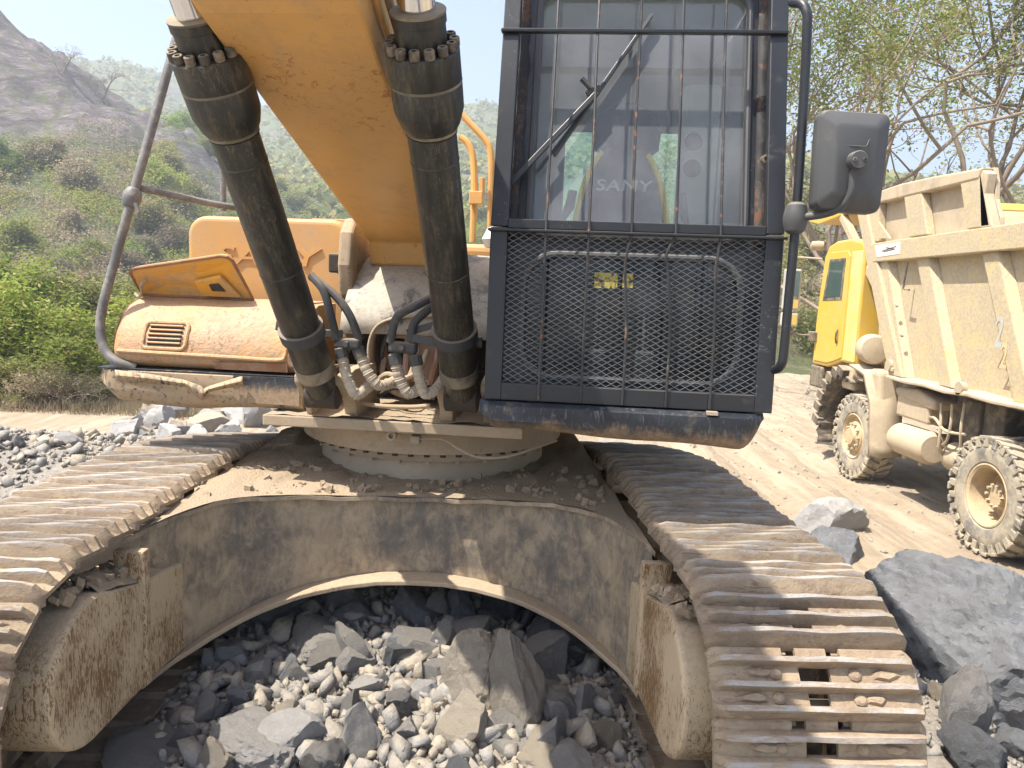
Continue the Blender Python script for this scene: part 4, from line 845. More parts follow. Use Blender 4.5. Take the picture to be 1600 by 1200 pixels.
def ftop(b): return interp(b, [-2.05, -1.9, -1.72, -1.35, -0.6, 0.6, 0.9], [0.75, 0.725, 0.67, 0.62, 0.57, 0.42, 0.38])
for sd_ in (-1, 1): crumbs(420, (0.94, 1.08) if sd_ > 0 else (-1.08, -0.94), (-2.15, -0.8), lambda l, b: ftop(b)+0.012, 'mud crumbs on top of the track frame')

for i, pts in enumerate(([(585, 600, .62), (605, 585, .66), (630, 592, .68), (655, 578, .62), (668, 548, .55)], [(592, 618, .66), (615, 606, .72), (645, 612, .74), (680, 622, .72)], [(600, 560, .5), (598, 585, .56), (612, 610, .62), (640, 620, .66)], [(620, 505, .5), (608, 520, .54), (598, 545, .52), (596, 580, .5)], [(660, 505, .52), (648, 525, .55), (652, 555, .55), (640, 590, .58)])):
    MB().tube(smooth_path([hp(*p) for p in pts]), 0.012 if i % 2 else 0.015, 8).build('inner_hose', M['hose'] if i % 2 else M['dusty'], tur, smooth=True)

# ---- left hand tool box with open lid, fuel tank, skirt, handrail
tool = sub('tool_box', H(-0.97, 0.5, 1.31), EXC)
tprof = [(0.775, 1.312), (0.815, 1.345), (0.818, 1.40), (0.795, 1.475), (0.745, 1.555), (0.675, 1.615), (0.58, 1.648), (0.30, 1.655), (0.30, 1.312)]
rings = []
for u in np.concatenate([np.linspace(-1.475, -1.40, 6), np.linspace(-1.3, -0.56, 16), np.linspace(-0.53, -0.475, 4)]):
    e = max(0, (-1.40-u)/0.075); s = 1-0.22*e**2.2; e2 = max(0, (u+0.53)/0.055); s *= 1-0.05*e2**2
    rings.append([H(u, 0.30+(f-0.30)*s, 1.312+(h-1.312)*(1-0.16*e**2)*(1-0.03*e2) + (0.006*fbm((u*6, f*6, 1), 3) if 1.36 < h < 1.63 else 0)) for f, h in tprof])
MB().loft(rings).build('box_shell', M['box_orange'], tool, smooth=True, angle=50)
MB().loft([[H(-1.478, 0.30+(f-0.30)*0.80, 1.313+(h-1.312)*0.86) for f, h in tprof], [H(-1.44, 0.302+(f-0.30)*0.955, 1.314+(h-1.312)*0.965) for f, h in tprof], [H(-1.435, 0.302+(f-0.30)*0.94, 1.316+(h-1.312)*0.95) for f, h in tprof]]).build('rusty_end_cap', M['rustedge'], tool, smooth=True)
lipp = [H(-1.40, 0.822, 1.385), H(-1.2, 0.828, 1.383), H(-0.8, 0.828, 1.378), H(-0.585, 0.826, 1.376), H(-0.55, 0.815, 1.40), H(-0.545, 0.80, 1.47), H(-0.545, 0.745, 1.57)]
MB().tube(smooth_path(lipp), 0.011, 8).build('pressed_rib', M['box_orange'], tool, smooth=True)
MB().prism([H(-0.535, 0.30+(f-0.3)*1.012, 1.312+(h-1.312)*1.004) for f, h in tprof], HU*0.03).build('rusty_corner_strip', M['rustedge'], tool, bevel=0.004)
MB().prism([H(-0.90, 0.818, 1.318), H(-0.535, 0.816, 1.318), H(-0.535, 0.822, 1.362), H(-0.90, 0.826, 1.352)], HF*0.006).build('rusty_patch', M['rustedge'], tool)
# vent with louvre slots
gq = [(230, 502), (291, 504), (286, 541), (226, 539)]
gc = [hp(x, y, 0.80) for x, y in gq]
def on_shell(u, h): return H(u, interp(h, [1.312, 1.345, 1.40, 1.475, 1.555, 1.615], [0.775, 0.815, 0.818, 0.795, 0.745, 0.675]), h)
rim = [on_shell(u, h)+HF*0.004 for u, h in rrect(-1.275, -1.055, 1.405, 1.53, 0.025, 4)]
MB().tube(rim+[rim[0], rim[1]], 0.010, 8, cap=False).build('vent_rim', M['box_orange'], tool, smooth=True)
for i in range(5):
    h = 1.425+i*0.0205
    a, b = on_shell(-1.25, h), on_shell(-1.08, h)
    MB().bar(a+HF*0.001, b+HF*0.001, 0.0105, 0.012, ZZ).build('vent_slot_shade', M['grime'], tool, bevel=0.002)  # dark raised bars stand for the shade inside the slot openings
    MB().bar(a+HF*0.007+ZZ*0.009, b+HF*0.007+ZZ*0.009, 0.007, 0.01, ZZ+HF*0.6).build('louvre', M['box_orange'], tool, bevel=0.002)
# lid
A, B, C_, D_ = hp(222, 460, 0.56), hp(396, 468, 0.56), hp(358, 398, 0.72), hp(202, 421, 0.72)
def qpt(s, t): return A.lerp(B, s).lerp(D_.lerp(C_, s), t)
n_ = (B-A).cross(D_-A).normalized(); n_ = n_ if n_.dot(HF) > 0 else -n_
lidp = [qpt(0, 0), qpt(1, 0), qpt(1.0, 0.86), qpt(0.97, 0.96), qpt(0.91, 1.0), qpt(0.06, 1.0), qpt(0.01, 0.96), qpt(-0.01, 0.86)]
lid = MB().prism(lidp, -n_*0.018).build('lid', M['lid'], tool, bevel=0.005)
MB().tube(lidp+[lidp[0], lidp[1]], 0.009, 8, cap=False).build('lid_edge', M['rustedge'], lid, smooth=True)
MB().prism([qpt(.58, .12)+n_*0.002, qpt(.92, .10)+n_*.002, qpt(.83, .62)+n_*.002, qpt(.57, .52)+n_*.002], n_*0.02).build('latch_plate', M['lid'], lid, bevel=0.006)
MB().prism([qpt(.70, .30)+n_*.022, qpt(.82, .28)+n_*.022, qpt(.79, .48)+n_*.022, qpt(.70, .46)+n_*.022], n_*0.008).build('latch_hole_shade', M['grime'], lid, bevel=0.003)  # hole drawn as a raised dark piece, its shade in the colour
MB().tube(smooth_path([qpt(.13, .62)+n_*0.01, qpt(.09, .62)+n_*0.035, qpt(.06, .35)+n_*0.04, qpt(.0, .1)+n_*0.03, qpt(-.05, .08)+n_*0.01]), 0.008, 8).build('lid_stay', M['dusty'], lid, smooth=True)
# tank
tank = sub('fuel_tank', H(-0.9, 0.0, 1.3), EXC)
MB().prism([H(u, 0.20, h) for u, h in rrect(-1.375, -0.435, 1.31, 2.105, 0.11, 6)], -HF*0.8).build('tank_shell', M['orange'], tank, bevel=0.03, seg=4)
me = text_mesh('SANY', 0.165, 0.007, 0.18, 1.05); me.materials.append(M['orange'])
o3 = H(-0.915, 0.204, 1.885); ux, uz = HU*1.38, ZZ*0.85
link('raised_lettering', me, tank, bevel=0.003, mw=Matrix(((ux.x, uz.x, HF.x, o3.x), (ux.y, uz.y, HF.y, o3.y), (ux.z, uz.z, HF.z, o3.z), (0, 0, 0, 1))))
MB().hbox(-0.72, -0.44, -0.7, 0.0, 2.10, 2.125).build('tank_top_plate', M['orange'], tank, bevel=0.004)
eng = sub('engine_hood', H(-0.4, -1.6, 1.3), EXC)
MB().hbox(-1.38, 0.42, -2.4, -0.65, 1.30, 2.05).build('hood_shell', M['orange'], eng, bevel=0.05, seg=3)
MB().hbox(-1.45, 1.5, -3.0, -2.4, 1.2, 2.1).build('counterweight', M['orange'], eng, bevel=0.1, seg=4)
# guard rails seen between boom and cab
gr = sub('service_rail', H(0.15, -0.6, 2.05), EXC)
MB().tube(smooth_path([H(0.02, -0.6, 2.88), H(0.10, -0.6, 2.80), H(0.20, -0.6, 2.70), H(0.235, -0.6, 2.62), H(0.245, -0.6, 2.45), H(0.25, -0.6, 2.05)]), 0.022, 10).build('rail_tube', M['boom'], gr, smooth=True)
MB().tube(smooth_path([H(0.05, -0.5, 2.70), H(0.10, -0.5, 2.66), H(0.135, -0.5, 2.58), H(0.15, -0.5, 2.40), H(0.15, -0.5, 2.05)]), 0.022, 10).build('rail_tube', M['boom'], gr, smooth=True)
MB().hbox(0.13, 0.215, -0.48, -0.42, 2.28, 2.36).build('rail_plate', M['boom'], gr, bevel=0.005)
MB().box(H(0.20, -0.5, 2.40), HU*0.012, HF*0.05, ZZ*0.05).build('rail_gusset', M['boom'], gr, bevel=0.004)
MB().lathe([(0.10, 0), (0.12, 0.05), (0.09, 0.12), (0.02, 0.15)], H(0.33, -0.5, 2.02), ZZ, 18).build('filler_cap', M['white'], gr, smooth=True)
# left skirt
skl = sub('left_skirt', H(-0.98, 0.5, 1.1), EXC)
rings = []
for u in np.concatenate([np.linspace(-1.51, -1.40, 7), np.linspace(-1.3, -0.46, 16)]):
    e = max(0, (-1.40-u)/0.11); s = 1-0.10*e**2.5; rise = 0.085*e**2
    hb = lerp(1.118, 1.108, (u+1.5)/1.04)+0.012*math.sin(u*7)
    rings.append([H(u, 0.25+(f-0.25)*s, h) for f, h in ((0.25, 1.295), (0.825, 1.295), (0.835, 1.287), (0.836, 1.20+rise*0.3), (0.825, hb+0.045+rise), (0.79, hb+0.015+rise), (0.72, hb+rise), (0.25, hb+rise))])
MB().loft(rings).build('skirt_shell', M['skirt_tan'], skl, smooth=True, angle=40)
MB().prism([H(-1.512, 0.33, 1.215), H(-1.512, 0.80, 1.215), H(-1.508, 0.80, 1.296), H(-1.508, 0.33, 1.296)], HU*0.085).build('skirt_corner', M['skirt'], skl, bevel=0.02, seg=3)
MB().prism([H(-0.80, 0.8365, 1.165), H(-0.47, 0.8365, 1.16), H(-0.47, 0.8365, 1.292), H(-0.80, 0.8365, 1.292)], HF*0.004).build('black_paint_remnant', M['skirt'], skl)
MB().hbox(-1.50, -0.47, 0.30, 0.832, 1.2955, 1.303).build('skirt_top_plate', M['skirt'], skl, bevel=0.003)
flap = []; nfl = 60
for i in range(nfl+1):
    q = i/nfl; x = lerp(180, 378, q)
    ytop = interp(q, [0, 0.25, 0.55, 0.68, 0.70, 0.74, 1.0], [578, 584, 594, 603, 608, 604, 588]); yb = interp(q, [0, 0.3, 0.55, 0.68, 0.72, 0.86, 1], [594, 598, 604, 626, 612, 606, 602])
    wv = 0.006*math.sin(i*1.9)
    flap.append([hp(x, ytop, 0.865+wv), hp(x+1, (ytop+yb)/2, 0.875+wv*0.8), hp(x+2, yb, 0.86+wv*0.5)])
MB().loft(flap, closed=False, cap=False).build('torn_rubber_flap', M['skirt_tan'], skl, smooth=True, solid=0.008)
zz = [H(lerp(-1.42, -1.02, i/44), 0.845, lerp(1.292, 1.225, i/44)+0.006*(1 if i % 2 else -1)) for i in range(45)]
MB().tube(zz, 0.005, 5).build('corrugated_edge', M['skirt'], skl)
# handrail
hr = sub('handrail', H(-1.35, 0.7, 1.3), EXC)
path = [hp(276, 60, 0.50), hp(240, 190, 0.60), hp(207, 308, 0.70), hp(180, 405, 0.74), hp(160, 480, 0.78), hp(157, 520, 0.80), hp(166, 550, 0.82), hp(184, 566, 0.83), hp(212, 575, 0.80)]
MB().tube(smooth_path(path, 8), 0.0225, 14).build('upright_tube', M['pipe'], hr, smooth=True)
MB().tube(smooth_path([hp(218, 294, 0.66), hp(270, 305, 0.55), hp(330, 318, 0.42), hp(378, 326, 0.30)]), 0.017, 12).build('cross_tube', M['pipe'], hr, smooth=True)
MB().tube([hp(348, 225, 0.15), hp(349, 330, 0.15)], 0.017, 10).build('rear_tube', M['pipe'], hr, smooth=True)
cc = hp(206, 309, 0.70)
MB().lathe([(0.012, -0.055), (0.032, -0.045), (0.043, -0.02), (0.045, 0.0), (0.043, 0.02), (0.032, 0.045), (0.012, 0.055)], cc, (path[1]-path[3]), 16).build('joint_clamp', M['pipe'], hr, smooth=True)
MB().tube([hp(212, 318, 0.74), hp(217, 333, 0.75)], [0.012, 0.008], 8).build('clamp_lever', M['pipe'], hr, smooth=True)
# ---- cab
cab = sub('cab', H(1.04, 0.7, 1.3), EXC)
def fg(h): return interp(h, [1.2, 1.334, 1.99, 2.9, 3.2], [1.465, 1.46, 1.43, 1.21, 1.14])
def fc(h): return fg(h)-0.13
def G(u, h, d=0.0): return H(u, fg(h)+d, h)
def Cf(u, h, d=0.0): return H(u, fc(h)+d, h)
def ring_plate(u0, u1, h0, h1, inner, name, mat, d=0.0, solid=0.02):
    n = len(inner); cx = (u0+u1)/2; cy = (h0+h1)/2; outer = []
    for (u, h) in inner:
        dx, dy = u-cx, h-cy; s = min((abs((u1-cx)/dx) if dx else 9e9), (abs((h1-cy)/dy) if dy else 9e9)); outer.append((cx+dx*s, cy+dy*s))
    mb = MB(); mb.add([Cf(u, h, d) for u, h in outer]+[Cf(u, h, d) for u, h in inner], [(i, (i+1) % n, (i+1) % n+n, i+n) for i in range(n)])
    for (cu, ch_) in ((u0, h0), (u1, h0), (u1, h1), (u0, h1)):     # close the corners
        js = sorted(range(n), key=lambda j: (outer[j][0]-cu)**2+(outer[j][1]-ch_)**2)
        a, b = js[0], js[1]
        if abs(outer[a][0]-cu)+abs(outer[a][1]-ch_) > 1e-4 and abs(a-b) in (1, n-1): mb.add([Cf(cu, ch_, d), Cf(*outer[a], d), Cf(*outer[b], d)], [(0, 1, 2)])
    return mb.build(name, mat, cab, solid=solid)
WI = rrect(0.635, 1.465, 1.975, 2.96, 0.07, 6); LI = rrect(0.625, 1.468, 1.415, 1.90, 0.13, 7)
ring_plate(0.545, 1.545, 1.94, 3.06, WI, 'windscreen_frame', M['black'])
ring_plate(0.545, 1.545, 1.335, 1.938, LI, 'lower_front_panel', M['black'])
def pane(loop, name, mat, d):
    n = len(loop); cu = sum(p[0] for p in loop)/n; ch_ = sum(p[1] for p in loop)/n
    mb = MB(); mb.add([Cf(u, h, d) for u, h in loop]+[Cf(cu, ch_, d)], [(i, (i+1) % n, n) for i in range(n)]); return mb.build(name, mat, cab, smooth=True)
def flatpane(u0, u1, h0, h1, name, mat, d):
    mb = MB(); rows = [[Cf(u0, h, d), Cf(u1, h, d)] for h in np.linspace(h0, h1, 8)]; mb.loft(rows, closed=False, cap=False); return mb.build(name, mat, cab, smooth=True)
flatpane(0.62, 1.48, 1.96, 2.975, 'windscreen', M['wind'], -0.012)
flatpane(0.61, 1.482, 1.40, 1.915, 'lower_window', M['lowglass'], -0.012)
for lp, nm, r in ((WI, 'windscreen_seal', 0.014), (LI, 'lower_window_seal', 0.013)):
    P = [Cf(u, h, 0.012) for u, h in lp]; MB().tube(P+[P[0], P[1]], r, 8, cap=False).build(nm, M['rubber'], cab, smooth=True)
for u0, u1 in ((0.547, 0.60), (1.50, 1.543)):               # rust eaten uprights beside the windscreen
    rows = [[Cf(u0, h, 0.013+0.008*fbm((u0*9, h*9, 1), 2)), Cf(u1+0.012*fbm((h*14, u0, 1), 3), h, 0.014)] for h in np.linspace(1.96, 3.04, 40)]
    MB().loft(rows, closed=False, cap=False).build('rusted_upright', M['rustup'], cab, smooth=True, solid=0.008)
for (x, y) in ((1194, 250),): MB().lathe([(0.016, 0), (0.016, 0.03), (0.008, 0.031), (0.008, 0.02)], hp(x, y, 1.30), HF, 12).build('stud', M['bolt'], cab, smooth=True)
# cab shell
MB().hbox(0.53, 1.56, -0.30, 0.95, 3.06, 3.14).build('roof', M['interior'], cab, bevel=0.03)
MB().hbox(0.53, 1.56, 0.95, 1.08, 3.06, 3.12).build('roof_front', M['interior'], cab, bevel=0.02)
MB().hbox(0.53, 1.56, -0.3, 1.32, 1.30, 1.333).build('floor', M['grime'], cab)
MB().hbox(0.53, 1.56, -0.30, -0.26, 1.333, 2.15).build('rear_wall', M['interior'], cab)
MB().hbox(0.53, 0.72, -0.30, -0.26, 2.15, 3.06).build('rear_pillar', M['interior'], cab)
MB().hbox(1.40, 1.56, -0.30, -0.26, 2.15, 3.06).build('rear_pillar', M['interior'], cab)
MB().hbox(0.72, 1.40, -0.30, -0.26, 2.70, 3.06).build('rear_header', M['interior'], cab)
MB().hbox(0.72, 1.40, -0.285, -0.275, 2.15, 2.70).build('rear_window', M['pane'], cab)
for u0, u1, nm in ((0.53, 0.553, 'left'), (1.537, 1.56, 'right')):
    MB().hbox(u0, u1, -0.26, 1.30, 1.333, 1.98).build('side_panel', M['black'], cab)
    MB().hbox(u0, u1, -0.26, 0.20, 1.98, 3.06).build('side_pillar', M['interior'], cab)
    MB().prism([H(u0, 1.30, 1.98), H(u0, 1.06, 3.06), H(u0, 1.0, 3.06), H(u0, 1.23, 1.98)], HU*(u1-u0)).build('front_pillar', M['black'], cab)
    MB().prism([H((u0+u1)/2, 1.23, 1.98), H((u0+u1)/2, 1.0, 3.06), H((u0+u1)/2, 0.20, 3.06), H((u0+u1)/2, 0.20, 1.98)], HU*0.005).build('side_window', M['pane'], cab)
MB().hbox(1.33, 1.53, 0.12, 0.22, 1.7, 2.85).build('pillar_trim', M['interior'], cab, bevel=0.03, seg=3)
for h in (2.42, 2.555): MB().lathe([(0.045, 0), (0.045, 0.008), (0.036, 0.009), (0.034, 0.003)], H(1.40, 0.22, h), HF, 20).build('speaker', M['rubber'], cab, smooth=True)
# seat
def oval(cu, ch_, wu, wh, f, n=20, p=2.6):
    return [H(cu+wu*math.copysign(abs(math.cos(a))**(2/p), math.cos(a)), f, ch_+wh*math.copysign(abs(math.sin(a))**(2/p), math.sin(a))) for a in [2*math.pi*i/n for i in range(n)]]
def cushion(name, stations, mat):
    mb = MB(); mb.loft([oval(*s) for s in stations]); return mb.build(name, mat, cab, smooth=True, angle=70)
back = []
for t in np.linspace(0, 1, 14):
    h = lerp(1.72, 2.47, t); wdt = interp(t, [0, 0.15, 0.5, 0.75, 0.9, 1.0], [0.21, 0.225, 0.235, 0.20, 0.155, 0.10]); f = lerp(0.52, 0.40, t); back.append((h, wdt, f))
mb = MB(); mb.loft([[H(1.035+wd*c, f+0.055*s_, h) for c, s_ in ((-1, 0), (-0.8, 0.8), (-0.3, 1), (0.3, 1), (0.8, 0.8), (1, 0), (0.8, -0.8), (-0.8, -0.8))] for h, wd, f in back])
mb.build('seat_back', M['seat'], cab, smooth=True, angle=60)
for s in (-1, 1): MB().tube([H(1.035+s*wd*0.97, f+0.02, h) for h, wd, f in back[6:]], 0.016, 8).build('seat_piping', M['seatyellow'], cab, smooth=True)
mb = MB(); mb.loft([[H(1.045+wd*c, f+0.05*s_, h) for c, s_ in ((-1, 0), (-0.8, 0.8), (0, 1), (0.8, 0.8), (1, 0), (0.8, -0.8), (-0.8, -0.8))] for h, wd, f in ((2.43, 0.11, 0.40), (2.47, 0.16, 0.40), (2.56, 0.17, 0.39), (2.64, 0.145, 0.38), (2.68, 0.10, 0.37), (2.695, 0.05, 0.37))])
mb.build('headrest', M['seat'], cab, smooth=True, angle=60)
mb = MB(); mb.loft([[H(1.035+wd*c, 0.70+0.26*s_, h) for c, s_ in ((-1, 0), (-0.9, 0.8), (-0.6, 1), (0.6, 1), (0.9, 0.8), (1, 0), (0.9, -0.9), (-0.9, -0.9))] for h, wd in ((1.66, 0.22), (1.70, 0.25), (1.78, 0.25), (1.815, 0.21))])
mb.build('seat_cushion', M['seat'], cab, smooth=True, angle=60)
me = text_mesh('SANY', 0.075, 0.003, 0.1, 1.05); me.materials.append(M['seatprint']); o3 = H(1.035, 0.503, 2.28); ux, uz = HU*1.4, (ZZ*1.0-HF*0.16)
link('seat_lettering', me, cab, mw=Matrix(((ux.x, uz.x, HF.x, o3.x), (ux.y, uz.y, HF.y, o3.y), (ux.z, uz.z, HF.z, o3.z), (0, 0, 0, 1))))
for u, ln in ((0.755, 0.03), (1.31, -0.02)):
    MB().hbox(u-0.06, u+0.06, 0.42, 0.88, 1.6, 2.02).build('control_console', M['seat'], cab, bevel=0.03, seg=3)
    MB().tube([H(u, 0.8, 2.0), H(u, 0.81, 2.08), H(u+ln, 0.82, 2.14), H(u+ln*1.4, 0.82, 2.21)], [0.012, 0.014, 0.024, 0.02], 10).build('joystick', M['seat'], cab, smooth=True)
MB().hbox(1.40, 1.50, 0.9, 1.1, 1.8, 2.06).build('monitor', M['seat'], cab, bevel=0.02)
for i, (u0, u1, h0, h1) in enumerate(((0.905, 0.995, 1.775, 1.835), (1.015, 1.055, 1.78, 1.835))):
    MB().prism([Cf(u0, h0, -0.006), Cf(u1, h0, -0.006), Cf(u1, h1, -0.006), Cf(u0, h1, -0.006)], HF*0.002).build('yellow_sticker', M['sticker'], cab)
for u in (0.93, 1.13): MB().hbox(u-0.04, u+0.04, 1.12, 1.17, 1.36, 1.52).build('pedal', M['rubber'], cab, bevel=0.01)
for u in (0.93, 1.13): MB().tube([H(u, 1.12, 1.40), H(u, 1.05, 1.7), H(u+0.02, 1.02, 1.9)], 0.012, 8).build('travel_lever', M['rubber'], cab, smooth=True)
# wiper
wp = lambda x, y, d=0.03: hp(x, y, 0) if False else None
def onglass(x, y, d):
    r = _ray(x, y); p = hp(x, y, 1.2)
    for _ in range(6): p = hp(x, y, fc(p.z)+d)
    return p
MB().bar(onglass(797, 287, .06), onglass(934, 144, .05), 0.022, 0.012, HU).build('wiper_arm', M['black'], cab, bevel=0.003)
MB().bar(onglass(840, 268, .03), onglass(930, 150, .035), 0.010, 0.008, HU).build('wiper_rod', M['black'], cab)
MB().bar(onglass(866, 243, .018), onglass(1018, 24, .018), 0.012, 0.02, HU).build('wiper_blade', M['rubber'], cab)
MB().bar(onglass(930, 150, .03), onglass(1000, 50, .03), 0.014, 0.01, HU).build('blade_carrier', M['black'], cab, bevel=0.002)
MB().bar(onglass(916, 148, .03), onglass(938, 136, .045), 0.03, 0.03, HU).build('wiper_pivot', M['rubber'], cab, bevel=0.005)
MB().tube([onglass(924, 139, .05), onglass(909, 123, .06)], 0.011, 8).build('wiper_nozzle', M['rubber'], cab, smooth=True)
# ---- guard cage
gd = sub('cab_guard', H(1.04, 1.46, 1.33), EXC)
for u in (0.503, 1.519):
    for h0, h1 in ((1.334, 1.988), (1.992, 3.15)):
        MB().prism([G(u, h0), G(u+0.065, h0), G(u+0.065, h0, -0.05), G(u, h0, -0.05)], G(u, h1)-G(u, h0)).build('guard_post', M['black'], gd, bevel=0.004)
def hbar(h, hh, t, name, u0=0.568, u1=1.519, d=0.0):
    a, b = G(u0, h+hh/2, d), G(u1, h+hh/2, d); MB().bar(a-HF*t/2, b-HF*t/2, hh, t, ZZ).build(name, M['black'], gd, bevel=0.003)
hbar(1.334, 0.064, 0.048, 'guard_rail'); hbar(1.985, 0.035, 0.048, 'guard_rail'); hbar(3.09, 0.06, 0.048, 'guard_rail')
hbar(1.972, 0.010, 0.05, 'guard_lip', 0.495, 1.592, 0.022)
hbar(2.745, 0.014, 0.030, 'guard_rail', 0.497, 1.582, 0.018)
rodu = [0.713, 0.873, 1.030, 1.192, 1.354]
bend = {0: (0, 0, 0), 1: (0, 0, 0), 2: (-0.012, -0.016, 0), 3: (-0.028, -0.02, 0.0), 4: (-0.006, -0.01, 0)}
for i, u in enumerate(rodu):
    b0, b1, _ = bend[i]
    MB().tube(smooth_path([G(u, 1.34, 0.006), G(u, 1.62, 0.006), G(u+b1, 1.84, 0.010), G(u+b0*1.1, 1.90, 0.012), G(u+b0*0.2, 1.965, 0.008), G(u, 2.0, 0.008), G(u+0.003*math.sin(i*3), 2.4, 0.006), G(u-0.003*math.sin(i*2), 2.75, 0.006), G(u, 3.12, 0.006)], 5), 0.0054, 7).build('guard_rod', M['rodbar'], gd, smooth=True)
mb = MB(); du = 0.0198; dh = 0.0114; NU = 48; NH = 51
for j in range(NH):
    pts = []
    for i in range(NU+1):
        s = 1 if (i+j) % 2 else -1; u = 0.570+i*du; h = 1.402+(j+0.5)*dh+s*dh*0.46
        pts.append(G(u, h+0.0015*fbm((u*5, h*5, 2), 2), -0.012+0.008*fbm((u*4, h*4, 7), 2)-(0.002 if s > 0 else 0)))
    mb.tube(pts, 0.0017, 4)
tag(mb.build('expanded_mesh', M['mesh'], gd), kind='stuff')
# ---- skirt below the cab
skr = sub('cab_skirt', H(1.0, 1.2, 1.2), EXC)
rings = []
for u in np.concatenate([np.linspace(0.485, 0.56, 6), np.linspace(0.62, 1.44, 18), np.linspace(1.46, 1.56, 7)]):
    e = max(0, (0.56-u)/0.075); e2 = max(0, (u-1.46)/0.10); rise = 0.05*e**2+0.10*e2**2.2; s = 1-0.05*e**2-0.06*e2**2
    hb = lerp(1.222, 1.182, (u-0.5)/1.05)+0.004*math.sin(u*11)
    rings.append([H(u, 0.5+(f-0.5)*s, h) for f, h in ((0.5, 1.328), (1.485, 1.328), (1.502, 1.315), (1.505, 1.26+rise*0.5), (1.495, hb+0.035+rise), (1.46, hb+0.008+rise), (1.38, hb+rise), (0.5, hb+rise))])
MB().loft(rings).build('skirt_shell', M['skirt'], skr, smooth=True, angle=40)
MB().box(H(1.36, 1.49, 1.329), HU*0.02, HF*0.015, ZZ*0.006).build('skirt_clip', M['ring'], skr)
# ---- grab pipe and mirror
mr = sub('side_mirror', H(1.6, 1.5, 2.0), EXC)
path = [hp(1238, 4, 1.42), hp(1252, 6, 1.47), hp(1260, 18, 1.49), hp(1261, 45, 1.495), hp(1256, 150, 1.495), hp(1244, 340, 1.495), hp(1232, 470, 1.495), hp(1225, 548, 1.495), hp(1221, 569, 1.49), hp(1213, 577, 1.46), hp(1203, 577, 1.42)]
MB().tube(smooth_path(path, 7), 0.0165, 14).build('grab_pipe', M['black'], mr, smooth=True)
c = hp(1243, 341, 1.495)
MB().lathe([(0.02, -0.055), (0.034, -0.045), (0.041, -0.02), (0.043, 0.002), (0.041, 0.02), (0.034, 0.045), (0.02, 0.055)], c, ZZ, 18).build('clamp_body', M['rubber'], mr, smooth=True)
MB().tube(smooth_path([hp(1252, 340, 1.51), hp(1290, 334, 1.56), hp(1316, 322, 1.60), hp(1330, 300, 1.62), hp(1333, 270, 1.62), hp(1335, 250, 1.62)]), 0.0135, 12).build('mirror_arm', M['rubber'], mr, smooth=True)
def mirror_case():
    cx, cy = 1.70, 2.225
    def loop(su, sh, f, taper=0.03):
        out = []
        for (u, h) in rrect(-0.118*su, 0.118*su, -0.165*sh, 0.165*sh, 0.028*su, 5): out.append(H(1.745+u*(1+taper*h/0.165), f-0.12*u, 2.228+h-0.02*u))
        return out
    return MB().loft([loop(0.93, 0.95, 1.500), loop(1.0, 1.0, 1.515), loop(1.0, 1.0, 1.57), loop(0.95, 0.965, 1.588), loop(0.62, 0.72, 1.612), loop(0.55, 0.66, 1.616)])
mirror_case().build('mirror_housing', M['rubber'], mr, smooth=True, angle=28)
pr = [hp(1308, 203, 1.602), hp(1315, 224, 1.616), hp(1318, 227, 1.618), hp(1352, 229, 1.618), hp(1355, 227, 1.616), hp(1362, 207, 1.602)]
MB().tube(pr, 0.0022, 6).build('housing_rib', M['rubber'], mr, smooth=True)
jc = hp(1333, 254, 1.60)
MB().lathe([(0.035, -0.01), (0.040, 0.0), (0.038, 0.012), (0.030, 0.02), (0.030, 0.055), (0.027, 0.06)], jc, HF, 20).build('ball_joint', M['rubber'], mr, smooth=True)
for s in (-1, 1): MB().lathe([(0.007, 0), (0.007, 0.006), (0.004, 0.0065), (0.004, 0.003)], jc+HF*0.058+HU*0.016*s, HF, 10).build('joint_screw', M['bolt'], mr, smooth=True)

# ================================================================ dump truck
TR = thing('dump_truck', 'dusty yellow dump truck with ribbed tipper body driving away on the haul road', 'truck', (5.9, 8.5, -0.62))
TX = 4.65; TG = -0.62
def tsub(n, x, y, z): return sub(n, (x, y, z), TR)
def tP(x, y, z): return Vector((x, y, z))
# tipper body
tip = tsub('tipper_body', 5.9, 7.5, 0.9)
def yfr(h): return 9.02+(h-0.87)*0.615                     # sloping front edge of the side wall
side_poly = [(4.2, 0.90), (yfr(0.9), 0.90), (yfr(2.5), 2.5), (4.2, 2.5)]
MB().prism([tP(TX+0.12, y, h) for y, h in side_poly], (0.05, 0, 0)).build('side_wall', M['tbody'], tip, bevel=0.006)
MB().prism([tP(TX+2.40, y, h) for y, h in [(4.2, 0.90), (yfr(0.9), 0.90), (yfr(3.05), 3.05), (4.2, 3.05)]], (0.06, 0, 0)).build('side_wall', M['tdust'], tip, bevel=0.006)
MB().prism([tP(TX+0.17, yfr(0.9)-0.08, 0.9), tP(TX+0.17, yfr(3.2)-0.08, 3.2), tP(TX+0.17, yfr(3.2), 3.2), tP(TX+0.17, yfr(0.9), 0.9)], (2.25, 0, 0)).build('front_wall', M['tbody'], tip, bevel=0.008)
MB().wbox(TX+0.1, TX+2.4, 4.2, 9.0, 0.82, 0.9).build('tipper_floor', M['tdark'], tip)
